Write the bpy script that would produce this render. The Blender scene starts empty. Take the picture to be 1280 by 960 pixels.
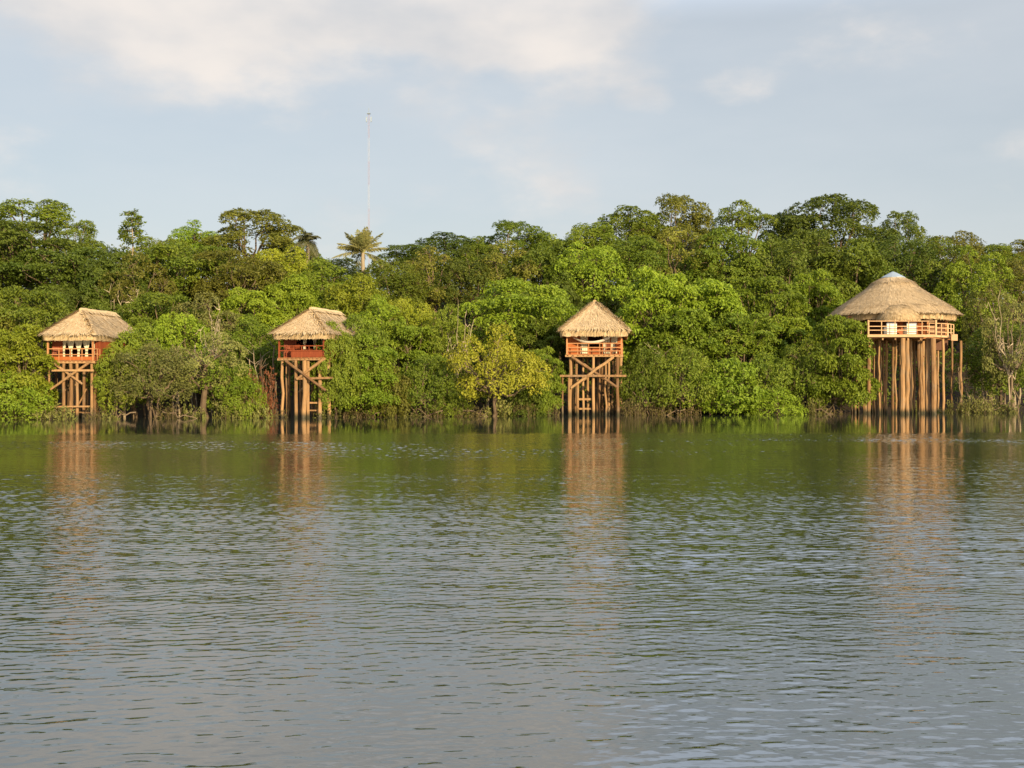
import bpy, math, random
import numpy as np
from mathutils import Matrix, Vector

random.seed(7); rng = np.random.default_rng(7)
sc = bpy.context.scene
col = sc.collection
F = 1545.0          # focal length in photo pixels (1280 wide)
CAMH = 2.9
R = math.radians

# ------------------------------------------------------------------ helpers
def lin(*c): return (c[0], c[1], c[2], 1.0)

def at(px, py, d):
    return np.array(((px-640)/F*d, d, CAMH+(480-py)/F*d))

def edge(X): return 113+0.26*X

def ground(X, Y):
    d = Y-edge(X)
    z = -2.2 + 2.6*np.clip((d+4)/16, 0, 1)
    q = np.clip((d-9)/36, 0, 1); z = z + 13.5*(q*q*(3-2*q)*.5+q*.5)
    z = z + 0.5*np.sin(X*.11+1)*np.sin(Y*.09)*np.clip((d-6)/10, 0, 1)
    return z

class Buf:
    """collects faces for ONE mesh"""
    def __init__(s): s.v=[]; s.f=[]; s.t=[]; s.n=0
    def add(s, v, f, t=None):
        v=np.asarray(v,float).reshape(-1,3); f=[list(map(int,q)) for q in f]
        s.v.append(v); s.f += [[i+s.n for i in q] for q in f]
        s.t.append(np.full(len(v), random.random()) if t is None else np.asarray(t,float))
        s.n += len(v)
    def quads(s, V, t):                   # V (N,4,3)
        N=len(V); s.v.append(V.reshape(-1,3))
        idx=(np.arange(N*4).reshape(N,4)+s.n).tolist(); s.f += idx
        s.t.append(np.repeat(t,4)); s.n += N*4
    def box(s, c, size, rot=None):
        x,y,z=[q/2 for q in size]
        v=np.array([(-x,-y,-z),(x,-y,-z),(x,y,-z),(-x,y,-z),(-x,-y,z),(x,-y,z),(x,y,z),(-x,y,z)])
        if rot is not None: v=v@np.array(rot).T
        s.add(v+np.array(c), [(3,2,1,0),(4,5,6,7),(0,1,5,4),(1,2,6,5),(2,3,7,6),(3,0,4,7)])
    def bar(s, a, b, w, h):               # rectangular bar from a to b, w across, h tall
        a=np.array(a,float); b=np.array(b,float); d=b-a; L=np.linalg.norm(d); d/=L
        up=np.array((0,0,1.)) if abs(d[2])<.95 else np.array((0,1.,0))
        x=np.cross(d,up); x/=np.linalg.norm(x); z=np.cross(x,d)
        s.box((a+b)/2,(w,L,h),np.stack((x,d,z),1))
    def tube(s, pts, rad, n=7, cap=True):
        pts=np.asarray(pts,float); m=len(pts)
        rad=np.broadcast_to(rad,(m,)) if np.ndim(rad) else np.full(m,rad)
        V=[]; prev=None
        for i in range(m):
            d=pts[min(i+1,m-1)]-pts[max(i-1,0)]; d=d/(np.linalg.norm(d)+1e-9)
            if prev is None:
                u=np.cross(d,(0,1.,.1) if abs(d[1])<.9 else (1.,0,0))
            else: u=prev-d*np.dot(prev,d)
            u/=np.linalg.norm(u)+1e-9; prev=u; w=np.cross(d,u)
            a=np.linspace(0,2*np.pi,n,endpoint=False)
            V.append(pts[i]+rad[i]*(np.cos(a)[:,None]*u+np.sin(a)[:,None]*w))
        V=np.concatenate(V); fs=[]
        for i in range(m-1):
            for k in range(n):
                fs.append((i*n+k,i*n+(k+1)%n,(i+1)*n+(k+1)%n,(i+1)*n+k))
        if cap: fs.append(tuple(range(n))[::-1]); fs.append(tuple((m-1)*n+k for k in range(n)))
        s.add(V,fs)
    def mesh(s, name, mat, M=None):
        me=bpy.data.meshes.new(name)
        v=np.concatenate(s.v)
        if M is not None:
            A=np.array(M); v=v@A[:3,:3].T+A[:3,3]
        me.from_pydata(v.tolist(),[],s.f)
        at_=me.attributes.new('tint','FLOAT','POINT')
        at_.data.foreach_set('value',np.concatenate(s.t).astype(np.float32))
        me.materials.append(mat); me.update()
        return me
    def build(s, name, mat, parent=None, world=True):
        M=None
        if parent is not None and world: M=parent['_inv'] if False else INV[parent.name]
        me=s.mesh(name,mat,M)
        o=bpy.data.objects.new(name,me); col.objects.link(o)
        if parent is not None:
            o.parent=parent; INV[o.name]=INV[parent.name]
        else: INV[o.name]=Matrix.Identity(4)
        return o
INV={}

def tag(o, label=None, cat=None, group=None, kind=None):
    if label: o['label']=label
    if cat: o['category']=cat
    if group: o['group']=group
    if kind: o['kind']=kind
    return o
def empty(name, loc, yaw=0):
    o=bpy.data.objects.new(name,None); col.objects.link(o)
    o.location=[float(q) for q in loc]; o.rotation_euler=(0,0,yaw); o.empty_display_size=.3
    INV[o.name]=(Matrix.Translation(Vector([float(q) for q in loc]))@Matrix.Rotation(yaw,4,'Z')).inverted()
    return o

# ------------------------------------------------------------------ materials
class NT:
    def __init__(s,m): s.t=m.node_tree; s.n=s.t.nodes; s.l=s.t.links
    def node(s,typ,**kw):
        n=s.n.new(typ)
        for k,v in kw.items(): setattr(n,k,v)
        return n
    def put(s,n,key,v):
        if hasattr(v,'is_output') or isinstance(v,bpy.types.NodeSocket): s.l.new(v,n.inputs[key])
        else: n.inputs[key].default_value=v
    def math(s,op,a,b=0.0,c=None,clamp=False):
        n=s.node('ShaderNodeMath',operation=op,use_clamp=clamp)
        s.put(n,0,a); s.put(n,1,b)
        if c is not None: s.put(n,2,c)
        return n.outputs[0]
    def vmath(s,op,a,b=None):
        n=s.node('ShaderNodeVectorMath',operation=op); s.put(n,0,a)
        if b is not None: s.put(n,1,b)
        return n.outputs[0]
    def mix(s,f,a,b):
        n=s.node('ShaderNodeMix',data_type='RGBA'); s.put(n,0,f); s.put(n,6,a); s.put(n,7,b); return n.outputs[2]
    def noise(s,vec,scale,detail=3,rough=.5,dim='3D'):
        n=s.node('ShaderNodeTexNoise',noise_dimensions=dim); s.put(n,'Vector',vec); s.put(n,'Scale',scale)
        s.put(n,'Detail',detail); s.put(n,'Roughness',rough); return n.outputs['Fac']
    def smooth(s,v,a,b):
        n=s.node('ShaderNodeMapRange',interpolation_type='SMOOTHSTEP'); s.put(n,0,v); s.put(n,1,a); s.put(n,2,b); return n.outputs[0]
    def sep(s,v):
        n=s.node('ShaderNodeSeparateXYZ'); s.put(n,0,v); return n.outputs
    def comb(s,x,y,z):
        n=s.node('ShaderNodeCombineXYZ'); s.put(n,0,x); s.put(n,1,y); s.put(n,2,z); return n.outputs[0]

def newmat(name):
    m=bpy.data.materials.new(name); m.use_nodes=True; n=NT(m); n.n.clear()
    out=n.node('ShaderNodeOutputMaterial'); return m,n,out

def leaf_mat(name, a, b, trans=.33):
    m,n,out=newmat(name)
    tint=n.node('ShaderNodeAttribute',attribute_name='tint').outputs['Fac']
    oi=n.node('ShaderNodeObjectInfo').outputs['Random']
    tc=n.node('ShaderNodeTexCoord').outputs['Object']
    cl=n.noise(tc,.55,2)
    f=n.math('ADD',n.math('MULTIPLY',tint,.75),n.math('MULTIPLY',n.math('SUBTRACT',cl,.5),1.1))
    c=n.mix(n.math('ADD',f,.12,clamp=True),lin(*a),lin(*b))
    hs=n.node('ShaderNodeHueSaturation'); n.put(hs,'Color',c)
    n.put(hs,'Hue',n.math('ADD',.488,n.math('MULTIPLY',oi,.018)))
    n.put(hs,'Value',n.math('ADD',.76,n.math('MULTIPLY',n.math('FRACT',n.math('MULTIPLY',oi,7.3)),.50)))
    c=hs.outputs[0]
    p=n.node('ShaderNodeBsdfPrincipled'); n.put(p,'Base Color',c); n.put(p,'Roughness',.55); n.put(p,'Specular IOR Level',.25)
    t=n.node('ShaderNodeBsdfTranslucent'); n.put(t,'Color',c)
    mx=n.node('ShaderNodeMixShader'); n.put(mx,0,trans); n.l.new(p.outputs[0],mx.inputs[1]); n.l.new(t.outputs[0],mx.inputs[2])
    n.l.new(mx.outputs[0],out.inputs[0]); return m

def simple_mat(name, a, b, scale=4, stretch=(1,1,1), rough=.8, tintw=.5, spec=.2, bump=0.0, objv=0.0, wet=0, patch=0.0):
    m,n,out=newmat(name)
    tint=n.node('ShaderNodeAttribute',attribute_name='tint').outputs['Fac']
    tc=n.node('ShaderNodeTexCoord').outputs['Object']
    v=n.vmath('MULTIPLY',tc,stretch)
    nz=n.noise(v,scale,5,.6)
    f=n.math('ADD',n.math('MULTIPLY',tint,tintw),n.math('MULTIPLY',n.math('SUBTRACT',nz,.5),1.6))
    f=n.math('ADD',f,.5-tintw/2,clamp=True)
    if objv:
        oi=n.node('ShaderNodeObjectInfo').outputs['Random']; f=n.math('ADD',f,n.math('MULTIPLY',n.math('SUBTRACT',oi,.5),objv*1.4),clamp=True)
    cc=n.mix(f,lin(*a),lin(*b))
    if wet:      # water stain at the foot of posts that stand in the river
        pz=n.sep(n.node('ShaderNodeNewGeometry').outputs['Position'])[2]
        cc=n.mix(n.smooth(n.math('ADD',pz,n.math('MULTIPLY',nz,.5)),.95,.35),cc,lin(.045,.040,.022))
    if patch:    # weathered grey patches
        pn=n.noise(tc,.9,4,.6); cc=n.mix(n.math('MULTIPLY',n.smooth(pn,.48,.68),patch),cc,lin(.23,.19,.14))
    p=n.node('ShaderNodeBsdfPrincipled'); n.put(p,'Base Color',cc)
    n.put(p,'Roughness',rough); n.put(p,'Specular IOR Level',spec)
    if bump:
        b_=n.node('ShaderNodeBump'); n.put(b_,'Height',nz); n.put(b_,'Distance',bump); n.put(b_,'Strength',.7)
        n.l.new(b_.outputs[0],p.inputs['Normal'])
    n.l.new(p.outputs[0],out.inputs[0]); return m

LM={
 'dark':   leaf_mat('leaf_dark_green',(0.070,0.108,0.012),(0.137,0.176,0.021)),
 'mid':    leaf_mat('leaf_mid_green',(0.104,0.160,0.013),(0.191,0.237,0.022)),
 'bright': leaf_mat('leaf_bright_green',(0.145,0.226,0.015),(0.238,0.319,0.025)),
 'lime':   leaf_mat('leaf_lime_green',(0.191,0.237,0.015),(0.296,0.319,0.026)),
 'yellow': leaf_mat('leaf_yellow_green',(.270,.280,.020),(.420,.400,.036)),
 'olive':  leaf_mat('leaf_olive',(0.122,0.141,0.016),(0.215,0.215,0.032)),
 'grey':   leaf_mat('leaf_grey_olive',(0.145, 0.16, 0.036),(0.24, 0.24, 0.066)),
 'brown':  leaf_mat('leaf_brownish',(0.125, 0.112, 0.032),(0.2, 0.165, 0.054)),
 'red':    leaf_mat('leaf_reddish_dry',(0.195,0.081,0.034),(0.300,0.127,0.053)),
 'palm':   leaf_mat('leaf_palm_straw',(.130,.145,.042),(.310,.275,.100)),
 'palmg':  leaf_mat('leaf_palm_green',(0.085, 0.1, 0.038),(0.17, 0.165, 0.075)),
}
BARK=simple_mat('bark_brown',(.075,.050,.030),(.21,.155,.10),3,(1,1,.35),.9)
BARKP=simple_mat('bark_pale',(.20,.155,.10),(.42,.34,.23),3,(1,1,.4),.9)
DEAD=simple_mat('bare_branch_wood',(.26,.20,.13),(.50,.41,.28),3,(1,1,1),.9)
LOG=simple_mat('stilt_log_wood',(.155,.082,.036),(.43,.255,.115),2.2,(2.5,2.5,.35),.8,bump=.02,objv=.55,wet=1,patch=.35)
PLANK=simple_mat('deck_wood',(.20,.085,.035),(.42,.20,.085),3,(.4,2,2),.7)
RAIL=simple_mat('rail_wood',(.33,.14,.055),(.50,.25,.11),3,(1,1,1),.6)
RAILP=simple_mat('pale_rail_wood',(.40,.24,.12),(.58,.38,.21),3,(1,1,1),.65)
REDW=simple_mat('red_stained_wood',(.16,.034,.015),(.29,.075,.027),3,(6,6,.6),.5)
ORW=simple_mat('orange_stained_wood',(.28,.070,.020),(.42,.135,.035),3,(6,6,.6),.5)
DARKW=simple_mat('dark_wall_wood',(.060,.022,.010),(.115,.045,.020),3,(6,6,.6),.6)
CURT=simple_mat('cream_curtain_cloth',(.58,.53,.38),(.70,.65,.48),2,(8,8,.5),.9)
WHITE=simple_mat('white_cotton',(.70,.64,.52),(.80,.76,.66),2,(1,1,1),.9)
THATCH=simple_mat('thatch_straw',(.39,.275,.150),(.64,.495,.305),5,(1,1,1),.9,tintw=.85,patch=.25)
FRINGE=simple_mat('thatch_fringe_straw',(.36,.25,.125),(.62,.47,.275),5,(1,1,1),.9,tintw=1.0)
CAPM=simple_mat('grey_blue_metal',(.22,.27,.32),(.30,.36,.42),3,(1,1,1),.4,spec=.5)
GREENR=simple_mat('green_roof_sheet',(.05,.16,.11),(.08,.22,.16),3,(1,1,1),.5,spec=.4)
BLUER=simple_mat('blue_grey_roof_sheet',(.07,.10,.14),(.11,.15,.20),3,(1,1,1),.5,spec=.4)
MASTR=simple_mat('mast_red_paint',(.42,.24,.21),(.48,.29,.26),2)
MASTW=simple_mat('mast_white_paint',(.50,.47,.45),(.58,.54,.52),2)
SOIL=simple_mat('forest_soil',(.020,.014,.008),(.045,.030,.016),.6)

# ------------------------------------------------------------------ water
def water_mat():
    m,n,out=newmat('river_water')
    pos=n.node('ShaderNodeNewGeometry').outputs['Position']
    x,y,z=n.sep(pos)
    lee=n.math('SUBTRACT',y,n.math('MULTIPLY',x,.06))
    wob=n.math('MULTIPLY',n.math('SUBTRACT',n.noise(n.vmath('MULTIPLY',pos,(.05,.12,0)),1,3),.5),7)
    amp=n.math('ADD',n.smooth(n.math('ADD',lee,wob),75.0,69.0),.24)
    paws=n.noise(n.vmath('MULTIPLY',pos,(.03,.10,0)),1,3,.55)
    amp=n.math('MULTIPLY',amp,n.math('ADD',.55,n.math('MULTIPLY',n.smooth(paws,.36,.64),.8)))
    def height(off):
        p=n.vmath('ADD',pos,off)
        h2=n.math('MULTIPLY',n.noise(n.vmath('MULTIPLY',p,(2.4,4.6,0)),1,2,.5),WA2)
        h3=n.math('MULTIPLY',n.noise(n.vmath('MULTIPLY',p,(9,15,0)),1,1,.5),WA3)
        return n.math('ADD',h2,h3)
    e=.008
    h0=height((0,0,0)); hx=height((e,0,0)); hy=height((0,e,0))
    sx=n.math('MULTIPLY',n.math('MULTIPLY',n.math('SUBTRACT',h0,hx),1/e),amp)
    sy=n.math('MULTIPLY',n.math('MULTIPLY',n.math('SUBTRACT',h0,hy),1/e),amp)
    nor0=n.node('ShaderNodeNewGeometry').outputs['Normal']
    nor=n.vmath('NORMALIZE',n.vmath('ADD',nor0,n.comb(sx,sy,0.0)))
    p=n.node('ShaderNodeBsdfPrincipled')
    n.put(p,'Base Color',lin(*WBODY)); n.put(p,'Roughness',.03); n.put(p,'IOR',WIOR)
    n.l.new(nor,p.inputs['Normal']); n.l.new(p.outputs[0],out.inputs[0]); return m
WA2,WA3,WIOR,WBODY,WSL=.006,.002,2.4,(.026,.032,.022),.066

def waves():
    rs=np.random.default_rng(3)
    xs=np.arange(-36,36.01,.052); ys=np.concatenate((np.arange(4,16,.025),np.arange(16,34,.042),np.arange(34,80,.06)))
    X,Y=np.meshgrid(xs.astype(np.float32),ys.astype(np.float32)); Z=np.zeros_like(X); DX=np.zeros_like(X); DY=np.zeros_like(X)
    K=70
    lam=np.exp(rs.uniform(math.log(.11),math.log(.6),K)); th=R(96)+rs.normal(0,R(22),K); ph=rs.uniform(0,6.28,K)
    wgt=np.exp(-((np.log(lam)-math.log(.205))/.5)**2); wgt[:5]=wgt.max()*.45; lam[:5]=rs.uniform(.7,1.6,5); wgt*=WSL*math.sqrt(2)/math.sqrt((wgt**2).sum())
    for l,t,p,sl in zip(lam,th,ph,wgt):
        k=2*math.pi/l; A=sl/k; a=(k*(math.cos(t)*X+math.sin(t)*Y)+p).astype(np.float32)
        Z+=A*np.cos(a); s_=A*np.sin(a); DX-=math.cos(t)*s_; DY-=math.sin(t)*s_
    low=np.zeros_like(X)
    for i in range(9):
        t=rs.uniform(0,6.28); l=rs.uniform(7,26); low+=np.sin(2*math.pi/l*(math.cos(t)*X*.6+math.sin(t)*Y*1.3)+rs.uniform(0,6.28))
    amp=np.clip(.95+.13*low,.55,1.4); band=lambda c,w:np.exp(-((Y-.06*X+.8*low-c)/w)**2); amp*=1+.22*band(64,6)-.36*band(44,12)
    ss=lambda v,a,b:(lambda q:q*q*(3-2*q))(np.clip((v-a)/(b-a),0,1))
    amp*=ss(Y-.06*X+.5*low,75,70)*ss(Y,79.8,77)*ss(np.abs(X),36,34)*ss(Y,4,5)
    V=np.stack((X+DX*amp*.8,Y+DY*amp*.8,Z*amp),-1).reshape(-1,3)
    nx,ny=len(xs),len(ys); i=np.arange(nx*ny).reshape(ny,nx)
    Fq=np.stack((i[:-1,:-1],i[:-1,1:],i[1:,1:],i[1:,:-1]),-1).reshape(-1,4)
    n0=len(V); x0,x1,y0,y1=xs[0],xs[-1],ys[0],ys[-1]
    ex=np.array([(-900,-200,0),(900,-200,0),(900,900,0),(-900,900,0),(x0,y0,0),(x1,y0,0),(x1,y1,0),(x0,y1,0)])
    Fo=np.array([(0,1,5,4),(1,2,6,5),(2,3,7,6),(3,0,4,7)])+n0
    V=np.concatenate((V,ex)).astype(np.float32); Fq=np.concatenate((Fq,Fo)).astype(np.int32)
    me=bpy.data.meshes.new('river_water'); me.vertices.add(len(V)); me.vertices.foreach_set('co',V.reshape(-1))
    me.loops.add(Fq.size); me.loops.foreach_set('vertex_index',Fq.reshape(-1))
    me.polygons.add(len(Fq)); me.polygons.foreach_set('loop_start',np.arange(0,Fq.size,4,dtype=np.int32)); me.polygons.foreach_set('loop_total',np.full(len(Fq),4,np.int32))
    me.polygons.foreach_set('use_smooth',np.ones(len(Fq),bool))
    me.update(calc_edges=True); me.materials.append(water_mat())
    o=bpy.data.objects.new('river_water',me); col.objects.link(o); tag(o,kind='structure')
waves()

xs=np.concatenate((np.linspace(-900,-130,12),np.linspace(-120,140,90),np.linspace(150,900,12)))
ys=np.concatenate((np.linspace(-200,70,8),np.linspace(80,220,80),np.linspace(235,1200,16)))
XX,YY=np.meshgrid(xs,ys); ZZ=ground(XX,YY)
V=np.stack((XX,YY,ZZ),-1).reshape(-1,3); nx=len(xs)
fs=[(j*nx+i,j*nx+i+1,(j+1)*nx+i+1,(j+1)*nx+i) for j in range(len(ys)-1) for i in range(nx-1)]
b=Buf(); b.add(V,fs); tag(b.build('ground',SOIL),kind='structure')

# ------------------------------------------------------------------ foliage prototypes
def unit(v): return v/(np.linalg.norm(v,axis=-1,keepdims=True)+1e-9)

def leaf_quads(C, N, size, rs, aspect=.5):
    """one rhombic folded leaf per centre C with facing N"""
    k=len(C)
    a=unit(np.cross(N,unit(rs.normal(size=(k,3)))))
    b_=np.cross(N,a)
    L=(size*rs.uniform(.65,1.35,k))[:,None]; Wd=L*aspect*rs.uniform(.75,1.25,(k,1))
    droop=N*L*rs.uniform(.0,.28,(k,1))
    return np.stack((C-a*L*.5-droop*.3, C-b_*Wd*.5, C+a*L*.5-droop, C+b_*Wd*.5),1)

def clusters(buf, P, N, m, rad, size, rs, spread=.55, aspect=.5, tintbase=None):
    """m leaves in a spray round each point P facing N"""
    k=len(P)
    t1=unit(np.cross(N,unit(rs.normal(size=(k,3))))); t2=np.cross(N,t1)
    ang=rs.uniform(0,2*np.pi,(k,m)); rr=np.sqrt(rs.uniform(0,1,(k,m)))*rad*rs.uniform(.6,1.3,(k,1))
    C=P[:,None]+rr[...,None]*(np.cos(ang)[...,None]*t1[:,None]+np.sin(ang)[...,None]*t2[:,None])
    C=C-np.array((0,0,1))*(rr**2/rad*.25)[...,None]+N[:,None]*rs.normal(0,rad*.16,(k,m,1))
    NN=unit(N[:,None]+rs.normal(0,spread,(k,m,3)))
    tb=rs.uniform(.1,.9,k) if tintbase is None else tintbase
    t=np.clip(tb[:,None]+rs.normal(0,.17,(k,m)),0,1).reshape(-1)
    buf.quads(leaf_quads(C.reshape(-1,3),NN.reshape(-1,3),size,rs,aspect),t)

def wander(a,b_,rs,n=5,j=.08):
    a=np.array(a,float); b_=np.array(b_,float); L=np.linalg.norm(b_-a)
    pts=[a+(b_-a)*t+(rs.normal(0,j*L,3)*math.sin(math.pi*t) if 0<t<1 else 0) for t in np.linspace(0,1,n)]
    return np.array(pts)

def limbs(buf, rs, H, z0, centres, r0, stems=1, spread=.4, twigs=3, lobr=None):
    """trunk(s) from the root, limbs to the lobes, twigs beyond"""
    for s in range(stems):
        a0=np.array((rs.normal(0,spread*.3),rs.normal(0,spread*.3),-.6)) if stems>1 else np.array((0,0,-.6))
        fork=np.array((rs.normal(0,spread),rs.normal(0,spread),z0*rs.uniform(.75,1.1)))
        buf.tube(wander(a0,fork,rs,6,.035),np.linspace(r0*1.35,r0*.75,6)/math.sqrt(stems),7)
        for i,c in enumerate(centres):
            if i%stems!=s: continue
            mid=fork+(np.array(c)-fork)*.5+np.array((0,0,-.06*H*rs.random()))
            pts=np.concatenate((wander(fork,mid,rs,4,.06),wander(mid,c,rs,4,.06)[1:]))
            buf.tube(pts,np.linspace(r0*.55,r0*.13,len(pts)),5)
            for k in range(twigs):
                d=unit(rs.normal(size=3)+np.array((0,0,.35)))*((lobr[i] if lobr is not None else 1)*rs.uniform(.7,1.02))
                buf.tube(wander(c,np.array(c)+d,rs,4,.1),np.linspace(r0*.14,r0*.04,4),4)

DENS=2.0
def proto(seed, H=10., Rr=4.5, z0=.3, n=14, lobe=(1.2,2.0), flat=.75, shape='dome', size=.26, m=13, dens=11.0,
          r0=.2, stems=1, hole=.0, twigs=3, crad=.42, up=.35, sep=.66):
    rs=np.random.default_rng(seed); Z0=z0*H; cen=[]; rad=[]
    tries=0
    while len(cen)<n and tries<4000:
        tries+=1
        r=rs.uniform(*lobe)
        th=rs.uniform(0,2*np.pi); q=math.sqrt(rs.uniform(0,1)); t=rs.uniform(0,1)
        if shape=='dome':      env=math.sqrt(max(0,1-(max(t-.25,0)/.78)**2))*(.72+.28*min(1,t/.25))
        elif shape=='umbrella': env=(.55+.45*t) if t<.6 else math.sqrt(max(0,1-((t-.6)/.42)**2)); 
        elif shape=='round':   env=math.sqrt(max(0,1-(2*t-1)**2))*.95+.05
        elif shape=='cone':    env=1-.86*t
        elif shape=='low':     env=math.sqrt(max(0,1-t*t))
        z=Z0+r*flat*.8+t*(H-Z0-2*r*flat*.9); rr=(Rr-r*.8)*env*(.35+.65*q)
        c=np.array((rr*math.cos(th),rr*math.sin(th),z))
        if any(np.linalg.norm((c-o)/np.array((1,1,flat)))<sep*(r+q2) for o,q2 in zip(cen,rad)): 
            if tries<2500: continue
        cen.append(c); rad.append(r)
    B=Buf(); cc=np.array((0,0,Z0+(H-Z0)*.35))
    for c,r in zip(cen,rad):
        k=int(4*math.pi*r*r*dens*DENS/ m)+4
        d=unit(rs.normal(size=(k,3))+unit(c-cc)*.55+np.array((0,0,up*.6)))
        lump=1+.16*np.sin(d[:,0]*5+seed)*np.sin(d[:,1]*5+c[0])+rs.normal(0,.06,k)
        P=c+d*(r*lump*np.where(rs.random(k)<.82,1,rs.uniform(.45,.9,k)))[:,None]*np.array((1,1,flat))
        N=unit(d*np.array((1,1,1/flat))*.8+np.array((0,0,up)))
        keep=rs.random(k)>hole
        tb=np.clip(rs.uniform(.25,.75)+rs.normal(0,.13,k),0,1)
        clusters(B,P[keep],N[keep],m,crad,size,rs,tintbase=tb[keep])
    T=Buf(); limbs(T,rs,H,Z0+(H-Z0)*.12,cen,r0,stems,.05*Rr*stems,twigs,rad)
    return T.mesh('trunk',BARK),B.mesh('crown',LM['mid']),H,Rr

def tiered(seed,H=13.,Rr=2.6):
    rs=np.random.default_rng(seed); T=Buf(); B=Buf()
    T.tube(wander((0,0,-.5),(0,0,H),rs,8,.006),np.linspace(.2,.03,8),7)
    for i in range(15):
        z=H*(.3+.69*i/14); L=Rr*(1.05-.78*i/14)
        for k in range(4):
            if rs.random()<.12: continue
            a=rs.uniform(0,6.28); e=np.array((math.cos(a)*L,math.sin(a)*L,z+L*rs.uniform(.05,.35)))*np.array((1,1,1))
            s=np.array((0,0,z)); T.tube(wander(s,e,rs,4,.04),np.linspace(.05,.015,4),4)
            q=rs.uniform(.3,1.02,8)[:,None]; P=s+(e-s)*q+rs.normal(0,.16,(8,3))
            clusters(B,P,unit(rs.normal(0,.4,(8,3))+np.array((0,0,1.))),10,.38,.3,rs)
    return T.mesh('trunk',BARKP),B.mesh('crown',LM['dark']),H,Rr

def dead(seed,H=5.,Rr=2.2,n=9,r0=.1):
    rs=np.random.default_rng(seed); T=Buf(); 
    fork=np.array((rs.normal(0,.15),rs.normal(0,.15),H*.45)); T.tube(wander((0,0,-.5),fork,rs,6,.04),np.linspace(r0,r0*.7,6),6)
    for i in range(n):
        a=rs.uniform(0,6.28); L=rs.uniform(.5,1)
        s=fork*np.array((1,1,rs.uniform(.85,1)))
        e=np.array((math.cos(a)*Rr*L,math.sin(a)*Rr*L,H*rs.uniform(.62,1)))
        p=wander(s,e,rs,6,.1); T.tube(p,np.linspace(r0*.55,r0*.16,6),5)
        for k in range(5):
            q=p[rs.integers(2,6)]; d=unit(rs.normal(size=3)+np.array((0,0,.5)))*rs.uniform(.4,.9)*Rr*.45
            T.tube(wander(q,q+d,rs,4,.14),np.linspace(r0*.24,r0*.09,4),4)
    return T.mesh('trunk',DEAD),None,H,Rr

def palm(seed,H=10.,Rr=2.9,fr=22,droop=.45,leaf=.95):
    rs=np.random.default_rng(seed); T=Buf(); B=Buf(); top=np.array((.1,.05,H-Rr*.62))
    T.tube(wander((0,0,-.5),top,rs,8,.01),np.concatenate((np.linspace(.2,.16,6),(.21,.17))),8)
    for i in range(fr):
        a=i*2.399+rs.normal(0,.5); el=R(86-84*(i/fr)**1.2+rs.normal(0,13)); L=Rr*rs.uniform(.72,1.15)
        h=np.array((math.cos(a),math.sin(a),0)); pts=[]
        for t in np.linspace(0,1,9):
            pts.append(top+h*(L*t*math.cos(el)+.12*L*t*t)+np.array((0,0,L*t*math.sin(el)-droop*L*t*t*(1.1-.4*math.sin(el)))))
        pts=np.array(pts); B.tube(pts,np.linspace(.045,.012,9),4)
        side=np.cross(h,(0,0,1.)); V=[]; tt=[]
        for q in np.linspace(.14,1,34):
            x=q*8; k=min(int(x),7); p=pts[k]+(pts[k+1]-pts[k])*(x-k); d=unit(pts[k+1]-pts[k])
            for sg in (-1,1):
                l=leaf*math.sin(math.pi*min(1,.18+q*.78))*rs.uniform(.8,1.15)
                dr=unit(side*sg*.8+d*.75+np.array((0,0,-.28))+rs.normal(0,.1,3)); w=np.cross(dr,unit(np.cross(dr,d)))*.05
                e=p+dr*l-np.array((0,0,.2*l)); mid=p+dr*l*.55
                V.append((p-w*.6,mid-w,e,mid+w)); tt.append(rs.uniform(0,1)*.6+.4*(i/fr))
        B.quads(np.array(V),np.array(tt))
    return T.mesh('trunk',BARKP),B.mesh('crown',LM['palm']),H,Rr

def shrub(seed,H=2.2,Rr=1.5,stems=26,size=.17,leaf=10,low=.25):
    rs=np.random.default_rng(seed); T=Buf(); B=Buf()
    for i in range(stems):
        a=rs.uniform(0,6.28); q=math.sqrt(rs.random()); h=H*rs.uniform(.6,1)*(1-.25*q)
        s=np.array((math.cos(a)*Rr*q*.55,math.sin(a)*Rr*q*.55,-.7)); e=np.array((math.cos(a)*Rr*q,math.sin(a)*Rr*q,h))
        p=wander(s,e,rs,6,.06); T.tube(p,np.linspace(.032,.010,6),4)
        t=rs.uniform(low,1.0,leaf)[:,None]; P=s+(e-s)*t+rs.normal(0,.2,(leaf,3)); P[:,2]=np.maximum(P[:,2],.12)
        clusters(B,P,unit(rs.normal(0,.6,(leaf,3))+np.array((0,-.2,.8))),9,.26,size,rs)
    return T.mesh('trunk',BARK),B.mesh('crown',LM['grey']),H,Rr

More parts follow.
